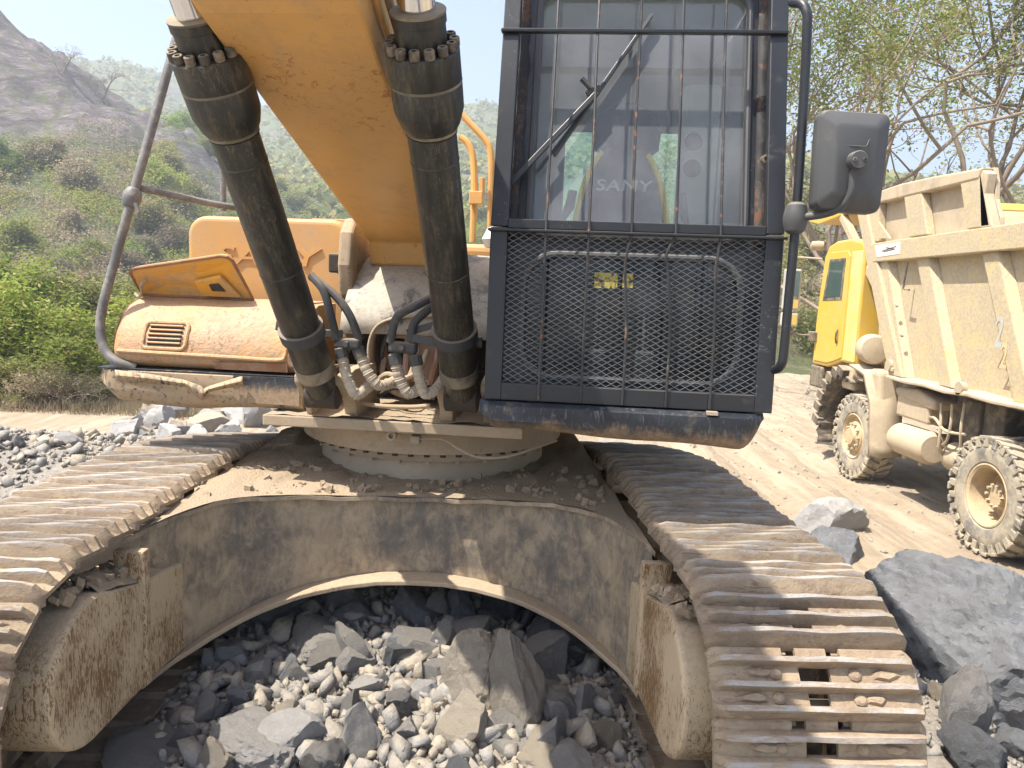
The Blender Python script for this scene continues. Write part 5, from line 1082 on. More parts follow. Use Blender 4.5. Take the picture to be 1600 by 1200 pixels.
# load-height boards above the rail: posts and recessed panels
pan = [(yfr(2.56)-0.02, 2.56), (yfr(3.16), 3.16), (yfr(3.16)-0.35, 3.21), (9.2, 3.24), (8.6, 3.22), (8.0, 3.19), (7.66, 3.17), (7.60, 3.02), (7.58, 2.85), (7.47, 2.66), (7.45, 2.56)]
MB().prism([tP(TX+0.125, y, h) for y, h in pan], (0.045, 0, 0)).build('extension_board', M['tdust'], tip, bevel=0.006)
for y0, y1 in ((9.72, 10.05), (8.72, 9.12), (7.60, 7.98)):
    MB().prism([tP(TX+0.02, y0-0.15*(y0 < 9.5), 2.565), tP(TX+0.02, y1-0.15*(y1 < 9.6), 2.565), tP(TX+0.02, y1+0.10, 3.15), tP(TX+0.02, y0+0.10, 3.13)], (0.105, 0, 0)).build('board_post', M['tbody'], tip, bevel=0.015)
MB().prism([tP(TX+0.01, 10.2, 3.06), tP(TX+0.01, 7.72, 3.06), tP(TX+0.01, 7.66, 3.165), tP(TX+0.01, 8.6, 3.215), tP(TX+0.01, 9.3, 3.235), tP(TX+0.01, 10.35, 3.20)], (0.14, 0, 0)).build('board_cap', M['tdust'], tip, bevel=0.02)
MB().prism([tP(TX+0.02, 7.42, 2.56), tP(TX+0.02, 7.60, 2.56), tP(TX+0.02, 7.74, 3.17), tP(TX+0.02, 7.58, 3.10), tP(TX+0.02, 7.60, 2.9)], (0.10, 0, 0)).build('torn_end_post', M['tdust'], tip, bevel=0.012)
# rails and ribs
MB().prism([tP(TX-0.02, y, h) for y, h in ((4.2, 2.33), (9.72, 2.30), (9.86, 2.545), (4.2, 2.57))], (0.155, 0, 0)).build('top_rail', M['tbody'], tip, bevel=0.012)
lipb = [(9.04, 0.86), (8.6, 0.845), (8.2, 0.86), (7.8, 0.84), (7.4, 0.865), (7.0, 0.85), (6.6, 0.86), (6.0, 0.85), (4.2, 0.86)]
MB().loft([[tP(TX-0.05, y, h), tP(TX+0.17, y, h+0.03), tP(TX+0.17, y, h+0.07), tP(TX-0.05, y, h+0.035)] for y, h in lipb]).build('bottom_lip', M['tdust'], tip, bevel=0.008)
def rib(yt, wdt, name='rib'):
    sl = 0.52
    q = [(yt-sl*(2.32-0.9)*1.0, 0.90), (yt-sl*(2.32-0.9)+wdt, 0.90), (yt+wdt, 2.315), (yt, 2.315)]
    rings = []
    for k_, (y, h) in ((0, q[0]),): pass
    prof = lambda y0, y1, h: [tP(TX+0.12, y0-0.03, h), tP(TX+0.03, y0+0.03, h), tP(TX+0.03, y1-0.03, h), tP(TX+0.12, y1+0.03, h)]
    return MB().loft([prof(q[0][0], q[1][0], 0.9), prof(q[3][0], q[2][0], 2.315)]).build(name, M['tbody'], tip, bevel=0.012)
for yt in (9.43, 8.50, 7.28, 6.10, 5.0): rib(yt, 0.30)
MB().prism([tP(TX-0.012, yfr(0.9)-0.30, 0.9), tP(TX-0.012, yfr(0.9)+0.01, 0.9), tP(TX-0.012, yfr(3.2)+0.01, 3.2), tP(TX-0.012, yfr(3.2)-0.24, 3.2)], (0.13, 0, 0)).build('front_post', M['tbody'], tip, bevel=0.012)
MB().prism([tP(TX-0.02, 9.65, 2.60), tP(TX-0.02, 9.35, 2.58), tP(TX-0.02, 9.70, 2.82)], (0.03, 0, 0)).build('gusset', M['tbody'], tip)
MB().prism([tP(TX-0.024, 9.62, 2.36), tP(TX-0.024, 9.05, 2.375), tP(TX-0.024, 9.07, 2.52), tP(TX-0.024, 9.70, 2.51)], (0.003, 0, 0)).build('white_plate', M['white'], tip)
mk = MB()
for a, b in (((9.50, 2.43), (9.15, 2.47)), ((9.45, 2.42), (9.18, 2.44)), ((9.4, 2.47), (9.2, 2.44))): mk.bar(tP(TX-0.026, *a), tP(TX-0.026, *b), 0.012, 0.002, ZZ)
mk.build('plate_mark', M['tdark'], tip)
MB().tube([tP(TX-0.03, 8.84, 2.27), tP(TX-0.04, 8.86, 1.95), tP(TX-0.04, 8.72, 1.94)], 0.012, 6).build('hook_rod', M['tdark'], tip)
for y, h in ((9.02, 1.02), (7.55, 0.93)):
    MB().lathe([(0.07, -0.03), (0.07, 0.03)], (TX-0.02, y, h), (1, 0, 0), 12).build('hinge_eye', M['tdust'], tip, smooth=True)
    MB().wbox(TX-0.04, TX+0.06, y-0.10, y+0.10, h-0.07, h-0.02).build('hinge_pad', M['tdust'], tip, bevel=0.01)
for y, h in ((8.96, 1.40), (9.15, 1.75)):
    MB().lathe([(0.02, 0), (0.02, 0.03)], (TX-0.015, y-0.16, h), (-1, 0, 0), 8).build('bolt', M['tdust'], tip)
# faded painted figures on the ribs
for (yc, h, txt, mt, sz) in ((7.13, 1.52, '2', 'blueprint', 0.42), (7.02, 1.30, '2', 'orangeprint', 0.34)):
    me = text_mesh(txt, sz, 0.001); me.materials.append(M[mt])
    link('faded_figure', me, tip, mw=Matrix(((0, 0, -1, TX+0.026), (-0.62, 0, 0, yc), (0, 1, 0, h), (0, 0, 0, 1))))
# spill canopy over the cab with brace
MB().prism([tP(TX+0.10, 10.35, 3.20), tP(TX+0.10, 10.3, 3.10), tP(TX+0.10, 11.9, 2.98), tP(TX+0.10, 12.3, 3.06), tP(TX+0.10, 12.3, 3.16)], (2.2, 0, 0)).build('cab_canopy', M['tyellow'], tip, bevel=0.01)
MB().bar(tP(TX+0.14, 9.62, 1.80), tP(TX+0.14, 11.1, 3.02), 0.10, 0.10, (1, 0, 0)).build('canopy_brace', M['tbody'], tip, bevel=0.01)
# cab
tc = tsub('truck_cab', 5.9, 10.8, 0.8)
XC0, XC1 = 4.70, 7.10
prof = [(10.12, 0.92), (10.12, 2.30), (10.14, 2.52), (10.22, 2.60), (10.55, 2.66), (11.05, 2.66), (11.30, 2.60), (11.42, 2.45), (11.50, 1.90), (11.54, 1.40), (11.54, 0.80), (11.0, 0.80), (10.75, 0.86), (10.55, 0.92)]
def cab_ring(x, s): return [tP(x, 10.8+(y-10.8)*s, 1.7+(h-1.7)*s) for y, h in prof]
MB().loft([cab_ring(XC0+0.0, 0.985), cab_ring(XC0+0.03, 1.0), cab_ring(XC1-0.03, 1.0), cab_ring(XC1, 0.985)]).build('cab_shell', M['tyellow'], tc, bevel=0.02, seg=3)
MB().prism([tP(XC0-0.006, 10.12, 0.95), tP(XC0-0.006, 10.48, 0.95), tP(XC0-0.006, 10.48, 2.48), tP(XC0-0.006, 10.16, 2.48)], (0.02, 0, 0)).build('rear_corner', M['tcorner'], tc, bevel=0.03, seg=3)
door = sub('door', (XC0, 11, 1.6), tc) if False else None
dp = [(10.52, 0.98), (10.52, 2.42), (10.62, 2.50), (11.20, 2.50), (11.33, 2.40), (11.47, 1.5), (11.47, 0.86), (11.0, 0.86), (10.8, 0.9)]
dr = MB().prism([tP(XC0-0.014, y, h) for y, h in dp], (0.02, 0, 0)).build('door', M['tyellow'], tc, bevel=0.008)
MB().prism([tP(XC0-0.020, y, h) for y, h in ((10.66, 1.80), (10.64, 2.40), (11.18, 2.40), (11.32, 1.78))], (0.01, 0, 0)).build('window_frame', M['tdark'], dr, bevel=0.004)
MB().prism([tP(XC0-0.024, y, h) for y, h in ((10.72, 1.85), (10.70, 2.36), (11.12, 2.36), (11.24, 1.83))], (0.006, 0, 0)).build('window_pane', M['truckwin'], dr)
MB().tube(smooth_path([tP(XC0-0.02, 10.70, 1.18), tP(XC0-0.05, 10.66, 1.24), tP(XC0-0.05, 10.66, 1.32), tP(XC0-0.02, 10.70, 1.38)]), 0.014, 8).build('door_handle', M['tdark'], dr, smooth=True)
for h0, h1, y0, y1 in ((1.62, 2.26, 11.62, 11.78), (1.36, 1.58, 11.62, 11.78)):
    mm = MB().wbox(4.22, 4.46, y0, y1, h0, h1).build('mirror', M['mircase'], tc, bevel=0.03, seg=3)
    MB().wbox(4.25, 4.43, y0-0.006, y0-0.002, h0+0.03, h1-0.03).build('mirror_pane', M['mglass'], mm, bevel=0.002)
MB().tube(smooth_path([tP(4.70, 11.5, 2.42), tP(4.4, 11.7, 2.44), tP(4.33, 11.7, 2.38), tP(4.33, 11.7, 2.26)]), 0.015, 8).build('mirror_arm', M['tdust'], tc, smooth=True)
MB().tube(smooth_path([tP(4.33, 11.7, 1.36), tP(4.33, 11.7, 1.28), tP(4.5, 11.65, 1.24), tP(4.70, 11.5, 1.24)]), 0.015, 8).build('mirror_arm', M['tdark'], tc, smooth=True)
MB().wbox(4.62, 4.72, 11.40, 11.62, 1.15, 1.30).build('mirror_mount', M['tdark'], tc, bevel=0.01)
MB().lathe([(0.02, 0), (0.07, 0.03), (0.08, 0.1), (0.07, 0.2), (0.02, 0.22)], (4.75, 11.55, 2.62), (-0.9, 0.3, 0), 12).build('sun_visor_lamp', M['tdust'], tc, smooth=True)
MB().wbox(XC0+0.0, XC0+0.9, 11.15, 11.6, 0.45, 0.78).build('bumper_step', M['tdark'], tc, bevel=0.03)
MB().wbox(XC0+0.02, XC0+0.4, 10.16, 10.52, 0.55, 0.90).build('lower_corner', M['tdust'], tc, bevel=0.05, seg=3)
# torn front mudguard
mb = MB(); rings = []
for i, a in enumerate(np.linspace(70, 205, 30)):
    rr = 0.70+0.05*fbm((i*0.9, 1, 2), 3); rings.append([tP(x, 10.32-rr*math.cos(R(a))*1.0, -0.02+rr*math.sin(R(a))*1.05) for x in (4.66+0.06*fbm((i*1.3, 3, 1), 2), 4.85, 5.05)])
mb.loft(rings, closed=False, cap=False).build('torn_mudguard', M['tdark'], tc, smooth=True, solid=0.03)
for i in range(7):
    a = R(95+i*14); MB().box(tP(4.68, 10.32-0.78*math.cos(a), -0.02+0.82*math.sin(a)), (0.05, 0, 0), (0, 0.10, 0.03), (0, -0.02, 0.06)).build('torn_scrap', M['tdark'], tc, bevel=0.01)
# chassis and under-body kit
cs = tsub('chassis', 5.9, 8, 0)
MB().wbox(5.25, 5.40, 4.2, 11.3, 0.30, 0.62).build('frame_rail', M['tdark'], cs); MB().wbox(6.4, 6.55, 4.2, 11.3, 0.30, 0.62).build('frame_rail', M['tdark'], cs)
MB().wbox(4.95, 5.25, 7.3, 9.6, 0.40, 0.80).build('subframe', M['tdark'], cs, bevel=0.02)
MB().lathe([(0.02, 0), (0.15, 0.0), (0.185, 0.04), (0.19, 0.08), (0.19, 0.72), (0.185, 0.76), (0.15, 0.80), (0.02, 0.82)], (4.78, 8.15, 0.16), (0.03, 1, -0.02), 28).build('air_tank', M['tdust'], cs, smooth=True)
MB().lathe([(0.02, 0), (0.14, 0.0), (0.165, 0.05), (0.165, 0.5), (0.02, 0.55)], (4.95, 7.55, 0.12), (0.03, 1, -0.02), 24).build('air_tank', M['tdust'], cs, smooth=True)
MB().wbox(4.72, 5.1, 8.25, 8.95, 0.42, 0.72).build('battery_box', M['tdust'], cs, bevel=0.03)
MB().prism([tP(4.70, 8.15, 0.60), tP(4.70, 8.95, 0.66), tP(4.70, 9.0, 0.76), tP(4.70, 8.5, 0.80), tP(4.70, 8.1, 0.70)], (0.4, 0, 0)).build('battery_cover', M['tdust'], cs, bevel=0.04, seg=3)
MB().wbox(4.90, 5.2, 7.62, 7.9, 0.30, 0.78).build('hydraulic_block', M['tdark'], cs, bevel=0.02)
for pts in ([(4.74, 8.05, .70), (4.72, 7.98, .45), (4.74, 8.0, .2), (4.85, 8.05, .1)], [(4.74, 7.85, .72), (4.73, 7.82, .5), (4.75, 7.9, .3), (4.78, 8.1, .2)], [(4.78, 7.7, .76), (4.74, 7.65, .5), (4.8, 7.7, .2)], [(4.76, 8.3, .5), (4.72, 8.1, .52), (4.73, 7.9, .42), (4.76, 7.6, .44)]):
    MB().tube(smooth_path([tP(*p) for p in pts]), 0.016, 7).build('air_line', M['tdust'], cs, smooth=True)
for y in (8.7, 8.35): MB().lathe([(0.03, -0.04), (0.03, 0.0), (0.018, 0.01)], (4.76, y, -0.03), (0, 0, 1), 8).build('drain_plug', M['tdust'], cs)
MB().lathe([(0.05, 0), (0.17, 0.02), (0.20, 0.07), (0.20, 0.30), (0.17, 0.36), (0.05, 0.38)], (4.78, 9.72, 1.16), (0.25, 0.95, 0), 26).build('air_cleaner', M['tdust'], cs, smooth=True)
MB().tube(smooth_path([tP(4.95, 9.8, 1.32), tP(4.95, 9.85, 1.7), tP(4.95, 9.95, 1.85), tP(5.0, 10.05, 1.9)]), 0.10, 14).build('intake_pipe', M['tdust'], cs, smooth=True)
MB().tube([tP(4.86, 10.02, 2.0+0.04*i) for i in range(14)], [0.045 if i % 2 else 0.036 for i in range(14)], 12).build('bellows_hose', M['tdark'], cs, smooth=True)
mb = MB(); rings = []                                       # front mudguard shield behind the wheel
for q in np.linspace(0, 1, 14):
    y = interp(q, [0, 0.3, 0.6, 1], [10.15, 9.72, 9.48, 9.38]); h = interp(q, [0, 0.3, 0.6, 1], [0.90, 0.82, 0.45, -0.20])
    rings.append([tP(4.66, y, h), tP(4.66, y-0.06*q, h+0.02), tP(4.76, y-0.12, h+0.03*(1-q)), tP(5.0, y-0.14, h+0.04)])
mb.loft(rings, closed=False, cap=False).build('wheel_shield', M['tdust'], cs, smooth=True, solid=0.03)
MB().prism([tP(4.72, 9.75, 0.92), tP(4.72, 9.45, 0.90), tP(4.72, 9.35, 0.30), tP(4.72, 9.5, 0.35)], (0.3, 0, 0)).build('shield_box', M['tdust'], cs, bevel=0.06, seg=3)
# wheels
def lug_mesh():
    return MB().box((0, 0, 0), (0.055, 0, 0), (0.025, 0.030, 0), (0, 0, 0.022)).build('l', M['tyre'])
def wheel(y, z, x0, width, rear, side=1):
    wv = tsub('wheel', x0+width/2, y, z); r = 0.555
    MB().lathe([(0.30, 0.045), (0.33, 0.012), (0.42, -0.004), (0.50, 0.012), (r-0.02, 0.045), (r, 0.075), (r, width-0.07), (r-0.02, width-0.04), (0.5, width-0.01), (0.33, width-0.01), (0.30, width-0.04)], (x0, y, z), (1, 0, 0), 56, cap=False).build('tyre', M['tyre'], wv, smooth=True)
    tr = MB(); n = 26
    for i in range(n):
        for s_, xo in ((0, 0.035), (1, width-0.035)):
            a = 2*math.pi*(i+0.5*s_)/n; c, s2 = math.cos(a), math.sin(a); rad = Vector((0, c, s2)); tan = Vector((0, -s2, c))
            sg = 1 if s_ == 0 else -1
            tr.box(Vector((x0+xo+sg*0.045, y, z))+rad*(r+0.010), Vector((width*0.27, 0, 0))+tan*0.05*sg, tan*0.037, rad*0.016)
            tr.box(Vector((x0+xo-sg*0.015, y, z))+rad*(r-0.035), Vector((0.022, 0, 0)), tan*0.034, rad*0.05)
    tr.build('tread', M['tyre'], wv, bevel=0.006)
    if rear:
        MB().lathe([(0.315, 0.02), (0.30, 0.015), (0.275, 0.03), (0.265, 0.10), (0.255, 0.24), (0.23, 0.26), (0.13, 0.265)], (x0, y, z), (1, 0, 0), 44, cap=False).build('rim', M['rim'], wv, smooth=True)
        MB().lathe([(0.13, 0.27), (0.125, 0.14), (0.11, 0.115), (0.03, 0.11), (0.001, 0.11)], (x0, y, z), (1, 0, 0), 24, cap=False).build('hub', M['rim'], wv, smooth=True)
    else:
        MB().lathe([(0.315, 0.02), (0.30, 0.01), (0.28, 0.03), (0.265, 0.075), (0.22, 0.085), (0.20, 0.04), (0.14, 0.02), (0.12, 0.0), (0.11, -0.03), (0.04, -0.035), (0.001, -0.035)], (x0, y, z), (1, 0, 0), 40, cap=False).build('rim', M['rim'], wv, smooth=True)
    for i in range(10):
        a = 2*math.pi*i/10; rr, dx = (0.105, 0.118) if rear else (0.17, 0.022)
        MB().lathe([(0.017, 0), (0.017, 0.035)], (x0+dx, y+rr*math.cos(a), z+rr*math.sin(a)), (-1, 0, 0), 6).build('wheel_nut', M['tdust'], wv)
    return wv
wheel(9.95, TG+0.575, 4.68, 0.33, False); wheel(6.98, TG+0.575, 4.62, 0.34, True)
wheel(6.98, TG+0.575, 4.99, 0.32, False); wheel(5.62, TG+0.575, 4.62, 0.34, True); wheel(9.95, TG+0.575, 6.75, 0.33, False); wheel(6.98, TG+0.575, 6.80, 0.34, True)
MB().tube([tP(4.9, 6.98, TG+0.575), tP(7.0, 6.98, TG+0.575)], 0.11, 14).build('rear_axle', M['tdark'], cs, smooth=True)
MB().tube([tP(4.9, 9.95, TG+0.575), tP(7.0, 9.95, TG+0.575)], 0.08, 14).build('front_axle', M['tdark'], cs, smooth=True)

# ================================================================ vegetation
def leaf_mat(name, a, b, c3, trans=0.35):
    k = NT(name); g = k.n('ShaderNodeNewGeometry'); oi = k.n('ShaderNodeObjectInfo')
    c = k.mix(g.outputs['Random Per Island'], a, b)
    w2 = k.n('ShaderNodeTexWhiteNoise'); w2.noise_dimensions = '1D'; k.l(g.outputs['Random Per Island'], w2.inputs['W']); c = k.mix(k.ramp(w2.outputs[0], 0.82, 0.86), c, c3)
    hv = k.n('ShaderNodeHueSaturation'); k.l(c, hv.inputs['Color']); k.l(k.ramp(oi.outputs['Random'], 0, 1, 0.475, 0.515), hv.inputs['Hue'])
    w3 = k.n('ShaderNodeTexWhiteNoise'); w3.noise_dimensions = '1D'; k.l(oi.outputs['Random'], w3.inputs['W']); k.l(k.ramp(w3.outputs[0], 0, 1, 0.7, 1.35), hv.inputs['Value'])
    k.col(hv.outputs[0]); k.rough(0.65); k.b.inputs['Specular IOR Level'].default_value = 0.25
    tl = k.n('ShaderNodeBsdfTranslucent'); k.l(hv.outputs[0], tl.inputs[0]); ms = k.n('ShaderNodeMixShader'); ms.inputs[0].default_value = trans
    k.l(k.b.outputs[0], ms.inputs[1]); k.l(tl.outputs[0], ms.inputs[2]); k.l(ms.outputs[0], k.out.inputs[0]); return k.m
M['leaf_green'] = leaf_mat('feathery_green_leaf', (0.20, 0.27, 0.05), (0.27, 0.34, 0.075), (0.36, 0.33, 0.10), 0.5)
M['leaf_olive'] = leaf_mat('olive_leaf', (0.20, 0.22, 0.07), (0.27, 0.27, 0.10), (0.34, 0.27, 0.13), 0.45)
M['leaf_dry'] = leaf_mat('dry_twig_leaf', (0.36, 0.30, 0.19), (0.27, 0.23, 0.15), (0.22, 0.23, 0.09), 0.35)
M['leaf_tree'] = leaf_mat('tree_leaf', (0.20, 0.27, 0.06), (0.30, 0.34, 0.09), (0.40, 0.32, 0.12), 0.55)
M['bark'] = wear('grey_brown_bark', (0.20, 0.155, 0.12), (0.26, 0.21, 0.165), dust_lo=0.5, dust_hi=0.75, dust_max=0.4, up=0.2, rough=0.95, bump=0.8, scale=0.7)
def quad_leaves(name, C, size, mat, flat=0.4, asp=0.45, rg=RNG):
    n = len(C); d = rg.normal(size=(n, 3)); d[:, 2] *= flat; d /= np.linalg.norm(d, axis=1)[:, None]
    e = rg.normal(size=(n, 3)); e -= d*(np.sum(e*d, 1))[:, None]; e /= np.linalg.norm(e, axis=1)[:, None]
    s = (size*rg.uniform(0.6, 1.35, n))[:, None]; a = d*s; b = e*s*asp
    V = np.stack([C-a, C+b-a*0.1, C+a, C-b-a*0.1], 1).reshape(-1, 3); return np_mesh(name, V, np.arange(4*n).reshape(n, 4), mat)
def grow(p, d, length, r, depth, rg, segs, tips, spread=0.5, up=0.15, kids=(2, 3), shrink=0.72, bend=0.18):
    path = [p.copy()]; rad = [r]; n = 5; dd = d.normalized()
    for i in range(n):
        dd = (dd+Vector((rg.gauss(0, bend), rg.gauss(0, bend), rg.gauss(0, bend)+up*0.25))).normalized(); p = p+dd*length/n; path.append(p.copy()); rad.append(r*lerp(1, 0.62, (i+1)/n))
    segs.append((path, rad, depth))
    if depth <= 2: tips += path[2:]
    if depth == 0: return
    for j in range(rg.randint(*kids)):
        q = path[rg.randint(3, n)] if j else path[-1]
        ax = Vector((rg.gauss(0, 1), rg.gauss(0, 1), rg.gauss(0, 0.7)+up)).normalized()
        grow(q, (dd*(1-spread)+ax*spread), length*shrink*rg.uniform(0.75, 1.15), r*0.62*rg.uniform(0.8, 1.05), depth-1, rg, segs, tips, spread, up, kids, shrink, bend)
def tree_meshes(seed, height, r0, depth, lean, leaf, nleaf, lsize, clump, mat, stems=1, spread=0.5, kids=(2, 3), up=0.2, first=0.4, asp=0.45):
    rg = random.Random(seed); segs = []; tips = []
    for s in range(stems):
        dr = Vector((lean[0]+rg.gauss(0, 0.25)*(stems > 1), lean[1]+rg.gauss(0, 0.25)*(stems > 1), 1))
        grow(Vector((rg.gauss(0, 0.1)*(stems > 1), rg.gauss(0, 0.1)*(stems > 1), -0.15)), dr, height*first, r0*(1 if s == 0 else 0.8), depth, rg, segs, tips, spread, up, kids)
    tb_ = MB()
    for path, rad, dp_ in segs: tb_.tube(path, rad, 7 if dp_ >= 2 else 4, cap=False)
    V = np.array(tb_.v); lens = {}
    q4 = np_mesh('trunk', V, np.array(tb_.f), M['bark']); q4.polygons.foreach_set('use_smooth', np.ones(len(q4.polygons), bool))
    r2 = np.random.default_rng(seed); T = np.array([tuple(t) for t in tips]); ix = r2.integers(0, len(T), nleaf//18)
    C = (T[ix][:, None]+r2.normal(size=(len(ix), 18, 3))*clump).reshape(-1, 3)
    return q4, quad_leaves('crown', C, lsize, mat, 0.6, asp, r2)
def plant(name, meshes, loc, sc, rz, label, cat, group=None, names=('trunk', 'crown')):
    t = thing(name, label, cat, loc, group); t.rotation_euler.z = rz; t.scale = (sc, sc, sc) if not isinstance(sc, tuple) else sc
    for nm, me in zip(names, meshes):
        o = bpy.data.objects.new(nm, me); COL.objects.link(o); o.parent = t
    return t
# trees behind the truck
TREES = [tree_meshes(s, 7.5, 0.06, 5, ln, None, 15000, 0.027, 0.12, M['leaf_tree'], stems=st, spread=0.52, kids=(2, 3), up=0.22, first=0.36) for s, ln, st in ((21, (-0.30, 0), 2), (22, (0.12, 0), 1), (25, (-0.1, 0.1), 3))]
for (px, Y, i, sc, rz, lab) in ((1430, 16.5, 0, 1.75, 0.4, 'sparse leaning tree rising just behind the truck tipper'), (1500, 19, 2, 1.9, 2.2, 'several stemmed sparse tree in the middle behind the truck'),
                                (1580, 17.5, 1, 2.0, 1.0, 'straight single trunk tree at the right edge behind the truck'), (1310, 24, 2, 1.9, 4.0, 'thin leafy tree seen between cab and mirror'), (1680, 19, 0, 2.0, 3.0, 'tall branching tree reaching in at the top right corner')):
    x = aty(px, 480, Y).x; plant('tree', TREES[i], (x, Y, ground_h(x, Y)), sc, rz, lab, 'tree')
# shrubs
def shrub(seed, mat, n, leaf, rad, flat, stems=7, clump=0.16, depth=2, asp=0.35):
    rg = random.Random(seed); segs = []; tips = []
    for s in range(stems):
        a = rg.uniform(0, 6.28); grow(Vector((0, 0, -0.1)), Vector((math.cos(a)*rg.uniform(0.2, 1.0), math.sin(a)*rg.uniform(0.2, 1.0), flat)), rad*0.62, 0.018*rad, depth, rg, segs, tips, 0.55, 0.10, (2, 3), 0.66, 0.22)
    tb_ = MB()
    for path, r_, dp_ in segs: tb_.tube(path, r_, 4, cap=False)
    tr_ = np_mesh('stems', np.array(tb_.v), np.array(tb_.f), M['bark'])
    r2 = np.random.default_rng(seed); T = np.array([tuple(t) for t in tips]); ix = r2.integers(0, len(T), n//10)
    C = (T[ix][:, None]+r2.normal(size=(len(ix), 10, 3))*clump).reshape(-1, 3); C = C[C[:, 2] > 0.02]
    return tr_, quad_leaves('foliage', C, leaf, mat, 0.5, asp, r2)
SH = {'green': [shrub(31+i, M['leaf_green'], 14000, 0.05, 1.6, 0.9, 9, 0.13, 3) for i in range(3)], 'olive': [shrub(41+i, M['leaf_olive'], 9000, 0.055, 1.5, 1.0, 8, 0.13, 3) for i in range(2)],
      'dry': [shrub(51+i, M['leaf_dry'], 4500, 0.04, 1.5, 1.0, 12, 0.10, 3) for i in range(2)]}
SHL = [shrub(61+i, mt, 9000, 0.075, 1.6, 0.9, 8, 0.24, 2, 0.55) for i, mt in enumerate((M['leaf_green'], M['leaf_olive'], M['leaf_dry'], M['leaf_olive']))]
rs = random.Random(77)
NEAR = [  # px, depth, kind, scale, label
 (-60, 12.5, 'green', 1.0, 'bright green feathery shrub at the far left edge beyond the gravel'), (20, 12.6, 'green', 1.0, 'bright green feathery shrub in front, left of the handrail'), (95, 12.8, 'green', 0.95, 'bright green feathery shrub in front, just left of the tool box'),
 (165, 13.4, 'green', 1.0, 'bright green feathery shrub partly behind the handrail foot'), (60, 11.6, 'dry', 0.42, 'low straw coloured bush at the foot of the green shrubs'), (110, 11.4, 'dry', 0.40, 'low dry tuft bush left of the tool box skirt'), (10, 11.8, 'olive', 0.45, 'low yellowish bush at the left edge of the gravel'),
 (250, 14, 'green', 0.9, 'leafy green shrub seen above the open tool box lid'), (-20, 16, 'green', 1.2, 'tall green shrub behind the front row at the left edge'), (70, 16.5, 'green', 1.1, 'tall green shrub behind the front row'), (150, 17, 'olive', 1.25, 'yellow green shrub with bare twigs behind the front row'),
 (215, 18, 'olive', 1.1, 'olive shrub right behind the handrail'), (290, 19, 'olive', 1.2, 'olive shrub above the fuel tank'), (350, 22, 'green', 1.3, 'round green shrub above the fuel tank, behind the rear rail'), (430, 22, 'olive', 1.2, 'shrub showing between the left cylinder and the boom'),
 (500, 23, 'green', 1.2, 'green shrub showing under the boom edge'), (20, 21, 'dry', 1.5, 'dry brown shrub higher up at the left edge'), (110, 22, 'dry', 1.5, 'dry grey twiggy shrub above the green row'), (200, 24, 'dry', 1.4, 'dry grey twiggy shrub left of the handrail joint')]
for px, Y, kd, sc, lab in NEAR:
    x = aty(px, 480, Y).x; plant('shrub', SH[kd][rs.randrange(len(SH[kd]))], (x, Y, ground_h(x, Y)), sc*rs.uniform(0.92, 1.08), rs.uniform(0, 6.28), lab, 'shrub', names=('stems', 'foliage'))
def slope_scrub(name, n, pxr, Yr, mat, label, seed, cap):
    r2 = np.random.default_rng(seed); Cs = []; Sz = []
    while len(Cs) < n:
        Y = r2.uniform(*Yr); x = aty(r2.uniform(*pxr), 480, Y).x; z = ground_h(x, Y)
        if (z-1.75)/Y > cap*r2.uniform(0.6, 1.0) or fbm((x*0.12, Y*0.12, seed), 3) < -0.15: continue
        s = r2.uniform(0.5, 1.1)*(0.7+Y/90); d_ = r2.normal(size=(120, 3)); d_ /= np.linalg.norm(d_, axis=1)[:, None]; d_[:, 2] = np.abs(d_[:, 2])
        Sz.append(np.full(120, 0.025+0.0011*Y)); Cs.append(np.array([x, Y, z])+d_*np.array([s*1.15, s*1.15, s*0.95])*r2.uniform(0.75, 1.05, 120)[:, None]*(1+0.25*np.sin(d_[:, :1]*7+s*9)))
    tag(link(name, quad_leaves(name, np.concatenate(Cs), np.concatenate(Sz), mat, 0.5, 0.5, r2)), label, 'scrub', kind='stuff')
slope_scrub('slope_scrub', 600, (-120, 360), (17, 80), M['leaf_dry'], 'dry grey scrub covering the foot of the rocky hill', 3, 0.20)
slope_scrub('slope_scrub', 1200, (-120, 360), (15, 80), M['leaf_green'], 'olive green scrub covering the foot of the rocky hill', 4, 0.18)
slope_scrub('slope_scrub', 800, (230, 820), (20, 150), M['leaf_green'], 'green scrub covering the hazy valley slope', 5, 0.2)
slope_scrub('slope_scrub', 700, (1190, 1700), (33, 75), M['leaf_dry'], 'dry brush covering the bank beyond the haul road', 6, 0.3)
def hill_shrubs(n, pxr, Yr, kinds, sc, label, group, cond=None):
    c = 0
    for _ in range(n*6):
        if c >= n: break
        Y = lerp(Yr[0], Yr[1], rs.random()**1.3); x = aty(rs.uniform(*pxr), 480, Y).x; z = ground_h(x, Y)
        if cond and not cond(x, Y, z): continue
        i = rs.choice(kinds); plant('hill_shrub', SHL[i], (x, Y, z), rs.uniform(*sc)*(1+Y/150), rs.uniform(0, 6.28), label[i], 'shrub', group, ('stems', 'foliage')); c += 1
LB = {0: 'round green shrub on the lower slope of the hill', 1: 'olive shrub on the lower slope of the hill', 2: 'dry brown shrub on the lower slope of the hill', 3: 'olive shrub on the lower slope of the hill'}
LV = {0: 'round green shrub on the hazy valley slope behind the boom', 1: 'olive shrub on the hazy valley slope behind the boom', 2: 'dry brown shrub on the hazy valley slope behind the boom', 3: 'olive shrub on the hazy valley slope behind the boom'}
LC = {0: 'green shrub on the bank beyond the haul road', 1: 'olive shrub on the bank beyond the haul road', 2: 'dry tan shrub on the bank beyond the haul road', 3: 'olive shrub on the bank beyond the haul road'}
